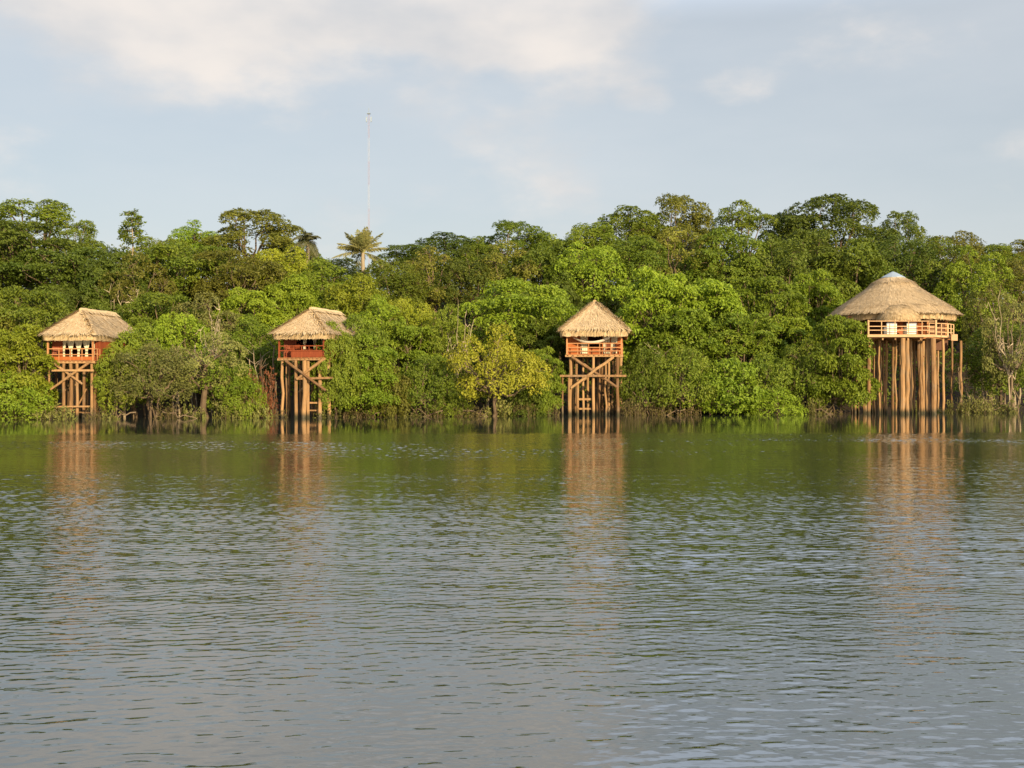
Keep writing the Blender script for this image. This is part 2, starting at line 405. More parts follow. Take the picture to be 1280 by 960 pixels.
PR={
 'broad':[proto(11,11,4.8,.26,20,(1.3,2.1),.85,'dome'),proto(12,11,4.8,.24,24,(1.0,1.8),.8,'dome'),proto(13,11,5,.26,19,(1.3,2.2),.7,'dome',size=.31,dens=13,crad=.5)],
 'umb':  [proto(21,9,5,.34,18,(1.3,2.3),.40,'umbrella',dens=11,up=1.2,crad=.55),proto(22,9,5.2,.3,24,(1.1,2.0),.36,'umbrella',dens=11,up=1.2,crad=.55)],
 'layer':[proto(25,10,4.9,.18,34,(1.0,1.7),.42,'dome',size=.28,dens=18,up=1.0,crad=.46,sep=.8),proto(26,10,4.8,.2,28,(1.1,1.9),.45,'dome',size=.31,dens=17,up=.9,crad=.5,sep=.8),proto(27,10,5.0,.16,40,(.9,1.5),.45,'dome',size=.25,dens=19,up=1.0,crad=.42,sep=.8)],
 'open': [proto(31,11,4.5,.35,15,(.9,1.6),.75,'dome',hole=.22,r0=.24,twigs=7),proto(32,11,4.8,.32,17,(.8,1.5),.7,'dome',hole=.25,r0=.24,twigs=7)],
 'bush': [proto(41,6,3.6,.26,24,(.8,1.4),.75,'low',size=.21,r0=.12,stems=4,dens=12,crad=.42),
          proto(42,6,3.8,.30,28,(.7,1.3),.75,'low',size=.21,r0=.12,stems=5,dens=12,crad=.42),
          proto(43,6,3.4,.22,20,(.9,1.5),.7,'low',size=.26,r0=.12,stems=4,dens=12,crad=.42)],
 'stilt':[proto(51,7.5,4.2,.40,22,(.9,1.5),.7,'low',size=.21,r0=.2,stems=3,dens=12,crad=.42),
          proto(52,7.5,4.4,.34,24,(.8,1.4),.65,'low',size=.21,r0=.2,stems=2,dens=12,crad=.42)],
 'sky':  [proto(61,16,6.2,.18,26,(1.4,2.4),.8,'dome',size=.32,r0=.3,crad=.5),proto(62,16,6,.20,22,(1.6,2.6),.75,'dome',size=.32,r0=.3,crad=.5),
          proto(63,16,6.4,.2,30,(1.2,2.1),.8,'round',size=.32,r0=.3,crad=.5)],
 'thin': [proto(71,16,5.5,.24,20,(1.0,1.8),.65,'dome',size=.32,r0=.28,hole=.12,twigs=5,crad=.6),
          proto(72,16,5.5,.28,18,(.9,1.7),.6,'umbrella',size=.32,r0=.28,hole=.12,twigs=5,crad=.6)],
 'tier': [tiered(81)], 'dead':[dead(91),dead(92,n=12),dead(93,n=7)],
 'palm': [palm(95,droop=.34,fr=32,leaf=.85)], 'palmd':[palm(96,droop=.95,fr=16,leaf=.8)],
 'shrub':[shrub(101),shrub(102,stems=32),shrub(103,H=1.9,stems=20,leaf=14,size=.2)],
 'stems':[shrub(105,H=3.2,Rr=1.7,stems=40,leaf=5,size=.16,low=.5),shrub(106,H=3.2,Rr=1.5,stems=34,leaf=4,size=.16,low=.45)],
}
NAME={'broad':'broadleaf_tree','layer':'layered_tree','umb':'umbrella_tree','open':'open_crowned_tree','bush':'waterside_bush','stilt':'flooded_tree','sky':'tall_tree',
      'thin':'thin_crowned_tree','tier':'tiered_tree','dead':'bare_tree','palm':'palm_tree','palmd':'palm_tree','shrub':'shrub','stems':'twiggy_shrub'}
cnt={}
WMUL={'dead':1,'tier':1.1,'palm':1.3,'palmd':1.15,'shrub':1.1,'stems':1.0,'stilt':1.08,'bush':1.1}
LABELS=set()
def plant(kind,px,ytop,w,doff,colour,label,group,cat=None,trunk=None,var=None,dy=0):
    k=(px-640)/F; d=(113+doff)/(1-.26*k); X=k*d
    zb=float(ground(X,d)); zb=max(zb,-1.6)
    zt=CAMH+(480-ytop)/F*d
    i=cnt.get(kind,0); cnt[kind]=i+1
    tr,cr,H,Rr=PR[kind][(i if var is None else var)%len(PR[kind])]
    assert label not in LABELS,label
    LABELS.add(label)
    o=empty(NAME[kind],(X,d,zb)); o.rotation_euler=(0,0,random.uniform(0,6.28))
    s=w*WMUL.get(kind,1.22)/2/F*d/Rr; sz=(zt-zb)/H
    o.scale=(s,s,sz)
    for nm,me in (('trunk',tr),('crown',cr)):
        if me is None: continue
        c=bpy.data.objects.new(nm,me); col.objects.link(c); c.parent=o
        if nm=='crown' and colour:
            c.material_slots[0].link='OBJECT'; c.material_slots[0].material=LM[colour]
        if nm=='trunk' and trunk:
            c.material_slots[0].link='OBJECT'; c.material_slots[0].material=trunk
    tag(o,label,cat or ('shrub' if kind in('shrub','stems','bush') else 'palm' if 'palm' in kind else 'tree'),group)
    return o
G1='trees and bushes standing along the waterline'; G2='trees on the lower bank behind the shore'
G3='trees on the slope above the lower bank'; G4='trees whose crowns form the skyline'
T=[
# ---- skyline: kind, x, ytop, width, distance behind the shore, colour, label
('sky',-25,262,110,46,'mid','mid green skyline tree cut by the left edge of the photo'),
('thin',48,245,118,44,'bright','tall tree with loose airy top at the left end of the skyline'),
('thin',88,268,62,40,'mid','small airy crown just right of the leftmost tall airy skyline tree'),
('sky',112,300,70,38,'mid','rounded mid green crown sinking towards the tiered pointed tree'),
('tier',165,266,58,30,'dark','pointed tree with tiered sparse branches above the first stilt hut'),
('broad',205,292,80,40,'mid','green rounded crown just right of the tiered pointed tree'),
('broad',245,276,70,44,'bright','light green crown left of the broad olive skyline dome'),
('sky',312,260,120,44,'olive','broad olive brown dome of a crown on the skyline above the second hut'),
('broad',372,300,60,42,'mid','low green crown under the drooping dark palm'),
('palmd',386,283,58,34,'palmg','dull grey green palm with drooping fronds left of the straw palm'),
('broad',418,318,80,38,'dark','dark low crown between the two palms on the skyline'),
('palm',455,292,54,28,'palm','straw coloured palm with upswept fronds standing below the radio mast'),
('sky',512,304,80,42,'dark','dark crown immediately right of the straw coloured palm'),
('sky',560,291,96,46,'dark','flat topped dark green skyline crown between straw palm and third hut'),
('broad',600,296,60,42,'mid','small green crown in the dip left of the rounded skyline crown'),
('sky',640,275,92,44,'mid','rounded green skyline crown up and left of the third hut'),
('broad',690,291,70,46,'mid','low crown in the skyline dip above the third hut'),
('sky',738,276,80,42,'mid','green stepped crown on the skyline right above the third hut'),
('sky',790,258,100,46,'mid','mid green tall crown left part of the high central ridge'),
('sky',845,242,96,46,'olive','highest olive crown in the middle of the skyline'),
('thin',928,250,92,48,'mid','airy crown with open lacy top between the two highest skyline domes'),
('sky',985,262,70,50,'dark','dark crown at the left foot of the big dark dome'),
('sky',1043,240,128,46,'dark','big dark green dome of a crown up left of the pavilion'),
('sky',1128,264,70,46,'dark','dark crown right of the big dark dome above the pavilion'),
('broad',1188,287,80,44,'olive','olive crown on the skyline behind the right slope of the pavilion roof'),
('sky',1236,304,80,50,'mid','green crown near the right end of the skyline'),
('sky',905,312,120,36,'dark','dark green crown in the middle of the slope below the lacy topped skyline tree'),
('broad',858,318,96,37,'dark','dark green crown below the loose olive crown of the central ridge'),
('sky',1285,300,90,50,'olive','olive green crown at the right edge of the skyline'),
# ---- slope
('umb',20,275,140,32,'dark','dark layered crown on the slope at the left edge'),
('umb',82,309,129,28,'dark','wide dark layered tree above the first hut'),
('broad',140,313,86,24,'dark','dark green tree on the slope left of the pointed tree'),
('open',172,313,82,22,'olive','tangled olive tree with pale branches under the pointed tree'),
('umb',235,303,118,28,'mid','spreading green tree on the slope below the light green skyline crown'),
('umb',292,313,108,24,'olive','dull olive flat crown on the slope below the olive skyline dome'),
('broad',345,303,86,30,'lime','yellow green crown on the slope above the second hut'),
('broad',395,321,97,26,'mid','mid green crown up behind the ridge of the second hut'),
('broad',445,343,86,18,'lime','light yellow green crown below the straw palm trunk'),
('broad',492,319,90,26,'mid','green crown to the right below the straw palm'),
('open',540,309,90,28,'olive','loose olive crown below the flat topped dark skyline crown'),
('broad',590,309,90,28,'dark','dark green crown on the slope left of the rounded skyline crown'),
('open',632,299,82,28,'olive','olive crown with visible limbs under the rounded skyline crown'),
('broad',680,303,90,28,'mid','mid green crown on the slope behind the third hut roof'),
('broad',735,299,97,26,'bright','bright green crown high behind the third hut peak'),
('sky',790,293,108,28,'mid','mid green crown below the high central ridge'),
('open',850,283,108,30,'olive','olive loose crown below the highest olive skyline crown'),
('sky',910,281,103,28,'mid','mid green crown below the lacy topped skyline tree'),
('broad',965,291,99,26,'dark','dark green crown below the left foot of the big dome'),
('sky',1015,287,103,30,'dark','dark green crown below the big dark dome'),
('broad',1068,297,99,26,'mid','mid green crown left above the pavilion cap'),
('broad',1120,291,99,30,'dark','dark crown directly behind the pavilion peak'),
('open',1168,297,86,28,'mid','loose mid green crown right above the pavilion peak'),
('broad',1218,307,90,22,'bright','bright green crown right of the pavilion roof'),
('open',1268,321,90,22,'olive','olive crown above the right edge of the shore'),
# ---- lower bank
('umb',28,358,112,12,'mid','rounded green dome of a tree left of the first hut roof'),
('broad',-20,372,80,9,'olive','olive crown cut by the left edge below the dark layered tree'),
('broad',92,352,80,22,'dark','dark green tree right behind the first hut ridge'),
('broad',135,362,70,20,'dark','dark tree in the hollow above the right end of the first hut roof'),
('umb',195,366,100,16,'mid','flat layered green tree right of the first hut roof'),
('broad',168,404,80,3.5,'mid','dense mid green tree beside the right wall of the first hut'),
('open',262,366,84,13,'grey','grey green open tree with pale bare limbs between first and second hut'),
('broad',232,385,80,11,'bright','bright green tree between first and second hut'),
('layer',312,358,84,16,'bright','bright green tree up left of the second hut roof'),
('broad',308,392,80,10,'mid','mid green tree left of the second hut eave'),
('broad',365,345,80,22,'bright','bright green tree above the second hut peak'),
('broad',420,360,70,22,'mid','mid green tree behind the right end of the second hut ridge'),
('broad',468,368,80,12,'bright','leafy bright tree right of the second hut roof'),
('broad',452,394,72,1.2,'mid','mid green tree overlapping the right end of the second hut roof'),
('broad',512,366,74,14,'lime','lime green tree halfway between second and third hut'),
('layer',505,400,90,8,'bright','broad bright green tree low between second and third hut'),
('broad',556,380,66,9,'mid','mid green tree behind the bleached bare tree'),
('umb',645,350,130,12,'bright','wide flat layered green tree left of the third hut roof'),
('broad',700,352,70,22,'dark','dark tree behind the left slope of the third hut roof'),
('layer',672,395,76,7,'mid','mid green tree touching the left eave of the third hut'),
('broad',762,345,60,24,'dark','dark shaded tree behind the right slope of the third hut'),
('layer',818,333,108,12,'bright','large bright green tree right of the third hut roof'),
('layer',888,346,104,13,'bright','large bright green tree second to the right of the third hut'),
('layer',952,342,104,14,'bright','large bright green tree third to the right of the third hut'),
('layer',1012,336,84,16,'bright','tall bright tree left of the pavilion roof'),
('layer',850,385,100,7,'bright','leafy tree sloping down to the water right of the third hut'),
('layer',925,388,110,7,'mid','leafy mid green tree low between third hut and pavilion'),
('layer',988,392,92,8,'bright','bright leafy tree low left of the pavilion'),
('open',1238,352,70,10,'olive','olive tree with pale limbs right of the pavilion'),
('broad',1212,375,56,24,'dark','dark shaded tree behind the right eave of the pavilion'),
('broad',1130,335,120,36,'mid','green mass of a tree hidden behind the pavilion roof'),
# ---- shore
('layer',22,404,92,1.5,'lime','yellow green leafy tree left of the first hut deck'),
('bush',18,462,96,-.3,'bright','bright green low tree at the left end of the shore'),
('broad',146,424,58,.2,'mid','green tree hiding the right posts of the first hut'),
('stilt',186,428,112,-.6,'grey','grey green domed tree on thin trunks right of the first hut'),
('open',262,414,96,.6,'grey','grey green twiggy tree with a thick trunk between first and second hut'),
('broad',285,440,72,.3,'mid','dark leafed shore tree left of the dry reddish bush'),
('bush',308,470,60,-.5,'bright','small bright bush at the foot of the dry reddish bush'),
('stems',332,446,44,-.2,'red','dry reddish twiggy bush beside the second hut posts'),
('broad',420,402,54,-2.2,'mid','dark green tree across the right corner of the second hut'),
('layer',446,414,92,-.2,'bright','bright green tree right of the second hut posts'),
('bush',482,446,64,-.2,'olive','olive rounded bush to the right of the second hut'),
('bush',534,440,80,.5,'mid','mid green bush left of the yellow green domed tree'),
('bush',563,478,54,0,'mid','low green bush under the left edge of the yellow green dome'),
('stilt',618,405,130,-1.6,'yellow','yellow green domed tree with spreading limbs left of the third hut'),
('bush',655,478,64,.2,'dark','dark low bush beneath the yellow green domed tree'),
('layer',676,432,56,.6,'mid','mid green tree left of the third hut posts'),
('bush',808,428,76,-.2,'mid','mid green bush right of the third hut posts'),
('bush',852,430,92,-.4,'mid','leafy bush second to the right of the third hut posts'),
('bush',905,442,96,-.5,'bright','bright bush between third hut and pavilion leaning over the water'),
('bush',962,482,82,-1.5,'bright','low bright mound of leaves spreading over the water left of the pavilion'),
('bush',958,440,84,.6,'mid','mid green bush behind the low bright mound of leaves'),
('layer',1052,392,78,-1.2,'bright','bright green tree in front of the left side of the pavilion'),
('stilt',1012,420,84,.5,'mid','green tree on exposed trunks left of the pavilion posts'),
('broad',1252,398,92,4,'mid','mid green tree overhanging the dark gap right of the pavilion'),
('open',1266,366,66,-1,'grey','grey green sparse tree with bare trunk at the right end of the shore'),
]
for (k,x,yt,w,df,c,l) in T:
    g=G4 if df>=34 and yt<325 else G3 if df>=22 and yt<335 else G2 if df>=6 else G1
    plant(k,x,yt,w,df,c,l,g)
# bare trees
plant('dead',571,382,44,4,None,'bleached bare tree standing above the yellow green domed tree',None,'bare tree',DEAD,0)
plant('dead',266,388,44,4,None,'bare pale tree with forked branches between first and second hut',None,'bare tree',DEAD,1)
plant('dead',160,348,56,19,None,'pale bare branches at the foot of the pointed tree',None,'bare tree',DEAD,2)
plant('dead',1262,372,50,-1.4,None,'pale bare limbs at the right end of the shore',None,'bare tree',DEAD,0)
# shrubs along the waterline
SG='shrubs growing out of the shallow water'
S=[(20,488,'grey','at the left end of the waterline'),(66,505,'grey','by the leftmost post of the first hut'),(118,494,'olive','at the right post of the first hut'),
(146,502,'grey','under the left edge of the grey green domed tree'),(210,500,'brown','under the middle of the grey green domed tree'),(243,500,'grey','just left of the thick trunk'),
(285,492,'grey','right of the thick trunk'),(318,498,'grey','at the foot of the dry reddish bush'),(345,500,'olive','touching the left post of the second hut'),
(418,496,'grey','at the right post of the second hut'),(440,498,'brown','below the bright tree by the second hut'),(470,500,'brown','below the olive rounded bush'),
(505,500,'grey','in the water halfway between second and third hut'),(540,496,'olive','left of the yellow green dome'),(585,500,'brown','under the left limbs of the yellow green dome'),
(622,494,'grey','under the middle of the yellow green dome'),(655,500,'brown','under the right limbs of the yellow green dome'),(688,498,'brown','touching the left posts of the third hut'),
(792,490,'olive','touching the right post of the third hut'),(825,498,'brown','right of the third hut'),(862,500,'brown','below the leafy bush right of the third hut'),
(1018,488,'grey','left of the pavilion posts'),(1040,492,'brown','among the trunks left of the pavilion'),(1142,490,'grey','between the front posts of the pavilion'),
(1178,500,'grey','under the right side of the pavilion'),(1200,494,'grey','by the long right post of the pavilion'),(1228,492,'grey','right of the pavilion in the dark gap'),
(1250,486,'grey','left of the bare trunk at the right end')]
adj={'grey':'grey green','olive':'olive','brown':'brown twiggy'}
S=[(x,yt,'brown' if c=='olive' else c,l) for x,yt,c,l in S]
for i,(x,yt,c,l) in enumerate(S):
    plant('stems' if c=='brown' else 'shrub',x,yt+random.uniform(-9,9),random.uniform(26,52),random.uniform(-1.6,-.7) if not 1090<x<1200 else 1.5,c,adj[c]+' shrub '+l,SG,'shrub')
# bare trunks standing in the flooded forest
TG='slender bare trees standing in the flooded forest edge'
def branch(root,s,e,r,mat):
    B=Buf(); B.tube(wander(s,e,rng,5,.06),np.linspace(r,r*.3,5),5); B.build('branch',mat,root)
def trunk(px,doff,ztop,r,label,lean=.0):
    k=(px-640)/F; d=(113+doff)/(1-.26*k); X=k*d; zb=max(float(ground(X,d)),-2)
    B=Buf(); n=random.randint(3,5); mat=BARK if random.random()<.6 else BARKP
    B.tube(wander((X,d,zb-.3),(X+lean,d+random.uniform(-.4,.4),ztop),rng,7,.025),np.linspace(r,r*.55,7),7)
    o=empty('slender_tree',(X,d,zb)); B.build('trunk',mat,o)
    for q in range(n):
        z=ztop*random.uniform(.55,.98); a=random.uniform(0,6.28); L=random.uniform(.6,1.6)
        s=np.array((X+lean*z/ztop,d,z)); branch(o,s,s+np.array((math.cos(a)*L,math.sin(a)*L,L*.8)),r*.4,mat)
    tag(o,label,'tree',TG)
gaps=[(-20,60,6,'left of the first hut'),(122,250,16,'in the dark gap right of the first hut'),(270,345,6,'in the shade left of the second hut'),
(415,470,6,'in the shade right of the second hut'),(500,690,8,'midway between second and third hut'),(785,1000,8,'under the leaves right of the third hut'),
(1005,1085,10,'in the dark gap left of the pavilion posts'),(1196,1290,14,'in the dark gap right of the pavilion')]
for a,b_,n,where in gaps:
    for i in range(n):
        trunk(random.uniform(a,b_),random.uniform(.5,9),random.uniform(4,7),random.uniform(.06,.14),'slender bare tree standing in water '+where,random.uniform(-.6,.6))
# the thick trunk at x=253
k=(253-640)/F; d=(113-.2)/(1-.26*k)
B=Buf(); B.tube(wander((k*d,d,-1.2),(k*d+.3,d,4.6),rng,7,.02),np.linspace(.30,.2,7),9)
o=empty('thick_tree',(k*d,d,-1)); B.build('trunk',BARK,o)
for q in range(6):
    s=np.array((k*d+.3,d,4.2)); a=q*1.05; branch(o,s,s+np.array((math.cos(a)*1.6,math.sin(a)*1.6,1.6)),.12,BARK)
tag(o,'tree with thick brown trunk rising from the water under the grey green twiggy crown','tree')

for px,L,an,lb in ((226,3.2,8,'bare fallen branch lying along the water under the grey green domed tree'),(540,2.0,160,'bare fallen stick in the water left of the yellow green domed tree'),
    (150,2.6,172,'bare fallen branch in the water just right of the first hut'),(840,2.6,165,'bare fallen branch dipping into the water right of the third hut'),
    (596,2.4,12,'bare fallen branch below the left limbs of the yellow green domed tree'),(1030,2.2,15,'bare fallen branch in the water left of the pavilion posts'),(1235,2.6,170,'bare fallen branch in the water right of the pavilion'),(470,2.2,168,'bare fallen branch in the water right of the second hut')):
    k=(px-640)/F; d=(113-1.9)/(1-.26*k); X=k*d
    o=empty('fallen_branch',(X,d,0)); m_=BARK
    e=np.array((math.cos(R(an))*L,-.3,0)); p0=np.array((X,d,.55))-e*.5; p1=np.array((X,d,-.08))+e*.5
    B=Buf(); B.tube(wander(p0,p1,rng,7,.05),np.linspace(.06,.03,7),6); B.build('branch',m_,o)
    for q in (.3,.55,.75):
        s=p0+(p1-p0)*q; branch(o,s,s+np.array((rng.normal(0,.3)+e[0]*.15,rng.normal(0,.2),rng.uniform(.35,.8))),.035,m_)
    tag(o,lb,'branch','fallen branches at the waterline')
# undergrowth covering the slope
rs=np.random.default_rng(5); B=Buf(); n=7500
X=rs.uniform(-95,105,n); df=rs.uniform(9,85,n); Y=edge(X)+df
P=np.stack((X,Y,ground(X,Y)+rs.uniform(.2,2.6,n)),1)
clusters(B,P,unit(rs.normal(0,.5,(n,3))+np.array((0,-.3,1.))),16,.9,.45,rs)
tag(B.build('undergrowth',LM['dark']),kind='stuff')

# ------------------------------------------------------------------ thatched roofs
class Roof:
    """surface P(s,t): s runs round the eave, t from the eave to the ridge"""
    def __init__(s, per, top, prof): s.per=per; s.top=top; s.prof=prof
    def P(s,u,t):
        u=np.atleast_1d(u); t=np.atleast_1d(t)
        e=s.per(u); r=s.top(u); q,zz=s.prof(t)
        xy=e[:,:2]+(r[:,:2]-e[:,:2])*q[:,None]; z=e[:,2]+(r[:,2]-e[:,2])*zz
        return np.column_stack((xy,z))
def rect_roof(hw,y0,y1,yr0,yr1,ze,zr,rc=.55):
    W=hw*2; L=y1-y0; tot=2*W+2*L
    def per(u):
        out=[]
        for q in np.atleast_1d(u):
            q=(q%1)*tot
            if q<W: p=(-hw+q,y0)
            elif q<W+L: p=(hw,y0+q-W)
            elif q<2*W+L: p=(hw-(q-W-L),y1)
            else: p=(-hw,y1-(q-2*W-L))
            # round the corners
            x,y=p; cx=max(-hw+rc,min(hw-rc,x)); cy=max(y0+rc,min(y1-rc,y)); dx,dy=x-cx,y-cy; l=math.hypot(dx,dy)
            if l>rc: x,y=cx+dx/l*rc,cy+dy/l*rc
            out.append((x,y,ze))
        return np.array(out)
    def top(u):
        e=per(u); return np.column_stack((np.zeros(len(e)),np.clip(yr0+(e[:,1]-y0-(yr0-y0))*1.0,yr0,yr1),np.full(len(e),zr)))
    return Roof(per,top,lambda t:(t,t**1.03))
def make_roof(root,rf,nblade,skirt=.6,inset=.14,nu=120,nt=14,fr=1,mat=THATCH,bl=(.45,.9),capx=None,partname='roof'):
    """coords local to root"""
    us=np.linspace(0,1,nu,endpoint=False); ts=np.linspace(0,1,nt)
    rows=[rf.P(us,np.full(nu,t)) for t in ts]
    cen=rows[-1].mean(0)
    e=rows[0]; dirs=rows[1][:,:2]-e[:,:2]; dirs/=np.linalg.norm(dirs,axis=1)[:,None]+1e-9
    low=e.copy(); low[:,:2]+=dirs*inset; low[:,2]-=skirt+rng.uniform(-.05,.05,nu)
    inn=low.copy(); inn[:,:2]+=dirs*.3; inn[:,2]+=.25
    seq=[rows[-1]*1-np.array((0,0,.35)),inn,low]+rows
    V=np.concatenate(seq); f=[]
    for j in range(len(seq)-1):
        for i in range(nu): f.append((j*nu+i,j*nu+(i+1)%nu,(j+1)*nu+(i+1)%nu,(j+1)*nu+i))
    B=Buf(); B.add(V,f,rng.uniform(.25,.6,len(V)))
    # straw lying down the slope
    u=rng.uniform(0,1,nblade); t=1-np.sqrt(rng.uniform(0,1,nblade)*.999+.001); t=np.clip(t,.0,.97)
    P=rf.P(u,t+.02); Q=rf.P(u,np.clip(t-.03,-.03,1)); d=unit(Q-P)
    P2=rf.P(u+.002,t+.02); a=unit(P2-P); nrm=np.cross(a,-d); nrm*=np.sign(nrm[:,2:3]+1e-6)
    L=rng.uniform(*bl,nblade)[:,None]; w=rng.uniform(.02,.05,nblade)[:,None]
    d=unit(d+a*rng.normal(0,.10,(nblade,1)))
    s0=P+nrm*.015; s1=P+d*L+nrm*rng.uniform(.03,.12,(nblade,1)); s1=s1-np.array((0,0,.0))
    B.quads(np.stack((s0-a*w,s1-a*w*.6,s1+a*w*.6,s0+a*w),1),np.clip(rng.normal(.45,.24,nblade),0,1))
    o=B.build(partname,mat,root,world=False)
    # ragged fringe
    B=Buf(); n=int(nu*fr*22)
    u=rng.uniform(0,1,n); P=rf.P(u,rng.uniform(0,.05,n)); P2=rf.P(u+.003,np.zeros(n)); P1=rf.P(u,np.zeros(n)); a=unit(P2-P1)
    C=rf.P(u,np.full(n,.12)); inw=C-P1; inw[:,2]=0; inw=unit(inw)
    q=rng.uniform(-.25,1,n)[:,None]
    s0=P-inw*.05+inw*inset*np.clip(q,0,1)*.5+np.array((0,0,.03)); L=(skirt*rng.uniform(.6,1.22,n))[:,None]
    s1=s0+np.array((0,0,-1.))*L+inw*(inset*.8*L)+a*rng.normal(0,.07,(n,1))
    w=rng.uniform(.02,.05,n)[:,None]
    B.quads(np.stack((s0-a*w,s1-a*w*.4,s1+a*w*.4,s0+a*w),1),np.clip(rng.normal(.5,.25,n),0,1))
    B.build('eave_fringe',FRINGE,o,world=False)
    return o
INV_I=Matrix.Identity(4)

def local(root,px,py,y):
    """photo point lying in the plane local y of a hut -> local coords"""
    M=INV[root.name]; o=Vector((0,0,CAMH)); dv=Vector(((px-640)/F,1,(480-py)/F))
    a=M@o; b_=M@(o+dv); k=(y-a.y)/(b_.y-a.y); return np.array(a+(b_-a)*k)

def log(root,name,pts,r,mat=LOG,n=8):
    B=Buf(); p=wander(pts[0],pts[1],rng,6,.006); B.tube(p,np.linspace(r*1.08,r*.92,6)*rng.uniform(.95,1.05,6),n)
    return B.build(name,mat,root,world=False)
def beam(root,name,a,b_,w,h,mat=LOG):
    B=Buf(); B.bar(a,b_,w,h); return B.build(name,mat,root,world=False)

def railing(root,x0,x1,y,z,h,n,mat,rails=(1,.55),drop=0,name='railing'):
    B=Buf()
    for q in rails: B.box(((x0+x1)/2,y,z+h*q),(x1-x0,.06,.075))
    o=B.build(name,mat,root,world=False)
    for i in range(n+1):
        b2=Buf(); b2.box((x0+(x1-x0)*i/n,y+.062,z+h*.5+.02),(.075,.06,h+.04)); b2.build('rail_post',mat,o,world=False)
    return o
def side_railing(root,y0,y1,x,z,h,n,mat):
    B=Buf()
    for q in (1,.55): B.box((x,(y0+y1)/2,z+h*q),(.06,y1-y0,.07))
    o=B.build('railing',mat,root,world=False)
    for i in range(1,n+1):
        b2=Buf(); b2.box((x+.062,y0+(y1-y0)*i/n,z+h*.5),(.06,.075,h)); b2.build('rail_post',mat,o,world=False)
    return o

def drape(root,x0,x1,y,z0,z1,parent,waist=.5,ww=.3,side=0):
    """gathered curtain hanging in a bay, drawn in at its waist; side -1 keeps the left edge straight, +1 the right"""
    B=Buf(); n=14; m=10; V=[]; th=.05
    for fy in (0,1):
        for j in range(n+1):
            t=j/n; zz=z1+(z0-z1)*t
            w=1-(1-ww)*min(1,(t/waist))**1.4 if t<waist else ww+(.12)*((t-waist)/(1-waist))
            half=(x1-x0)/2*w
            xc=(x0+x1)/2 if side==0 else (x0+half if side<0 else x1-half)
            for i in range(m+1):
                s=i/m; V.append((xc-half+2*half*s,y+fy*th+.035*math.sin(s*m*2.2),zz))
    f=[]; st=(n+1)*(m+1)
    for j in range(n):
        for i in range(m):
            a=j*(m+1)+i; f.append((a,a+1,a+m+2,a+m+1)); f.append((st+a,st+a+m+1,st+a+m+2,st+a+1))
    B.add(V,f); return B.build('curtain',CURT,parent,world=False)

def chair(loc,yaw,mat,label,group=None,arm=True):
    o=empty('wooden_chair',loc,yaw)
    def p(name,boxes):
        B=Buf()
        for c,s in boxes: B.box(c,s)
        return B.build(name,mat,o,world=False)
    p('seat',[((0,-.18+.13*i,.43),(.54,.11,.03)) for i in range(4)])
    p('backrest',[((-.2+.1*i,.27,.78),(.06,.03,.58)) for i in range(5)]+[((0,.27,1.08),(.56,.045,.08)),((0,.27,.5),(.56,.045,.06))])
    for sx in (-1,1):
        p('leg',[((sx*.27,-.24,.32),(.05,.05,.64))]); p('leg',[((sx*.27,.31,.24),(.05,.05,.48))])
        if arm: p('armrest',[((sx*.27,0,.655),(.07,.6,.03))])
    tag(o,label,'chair',group); return o

def put(root,v):      # local -> world
    return INV[root.name].inverted()@Vector([float(q) for q in v])

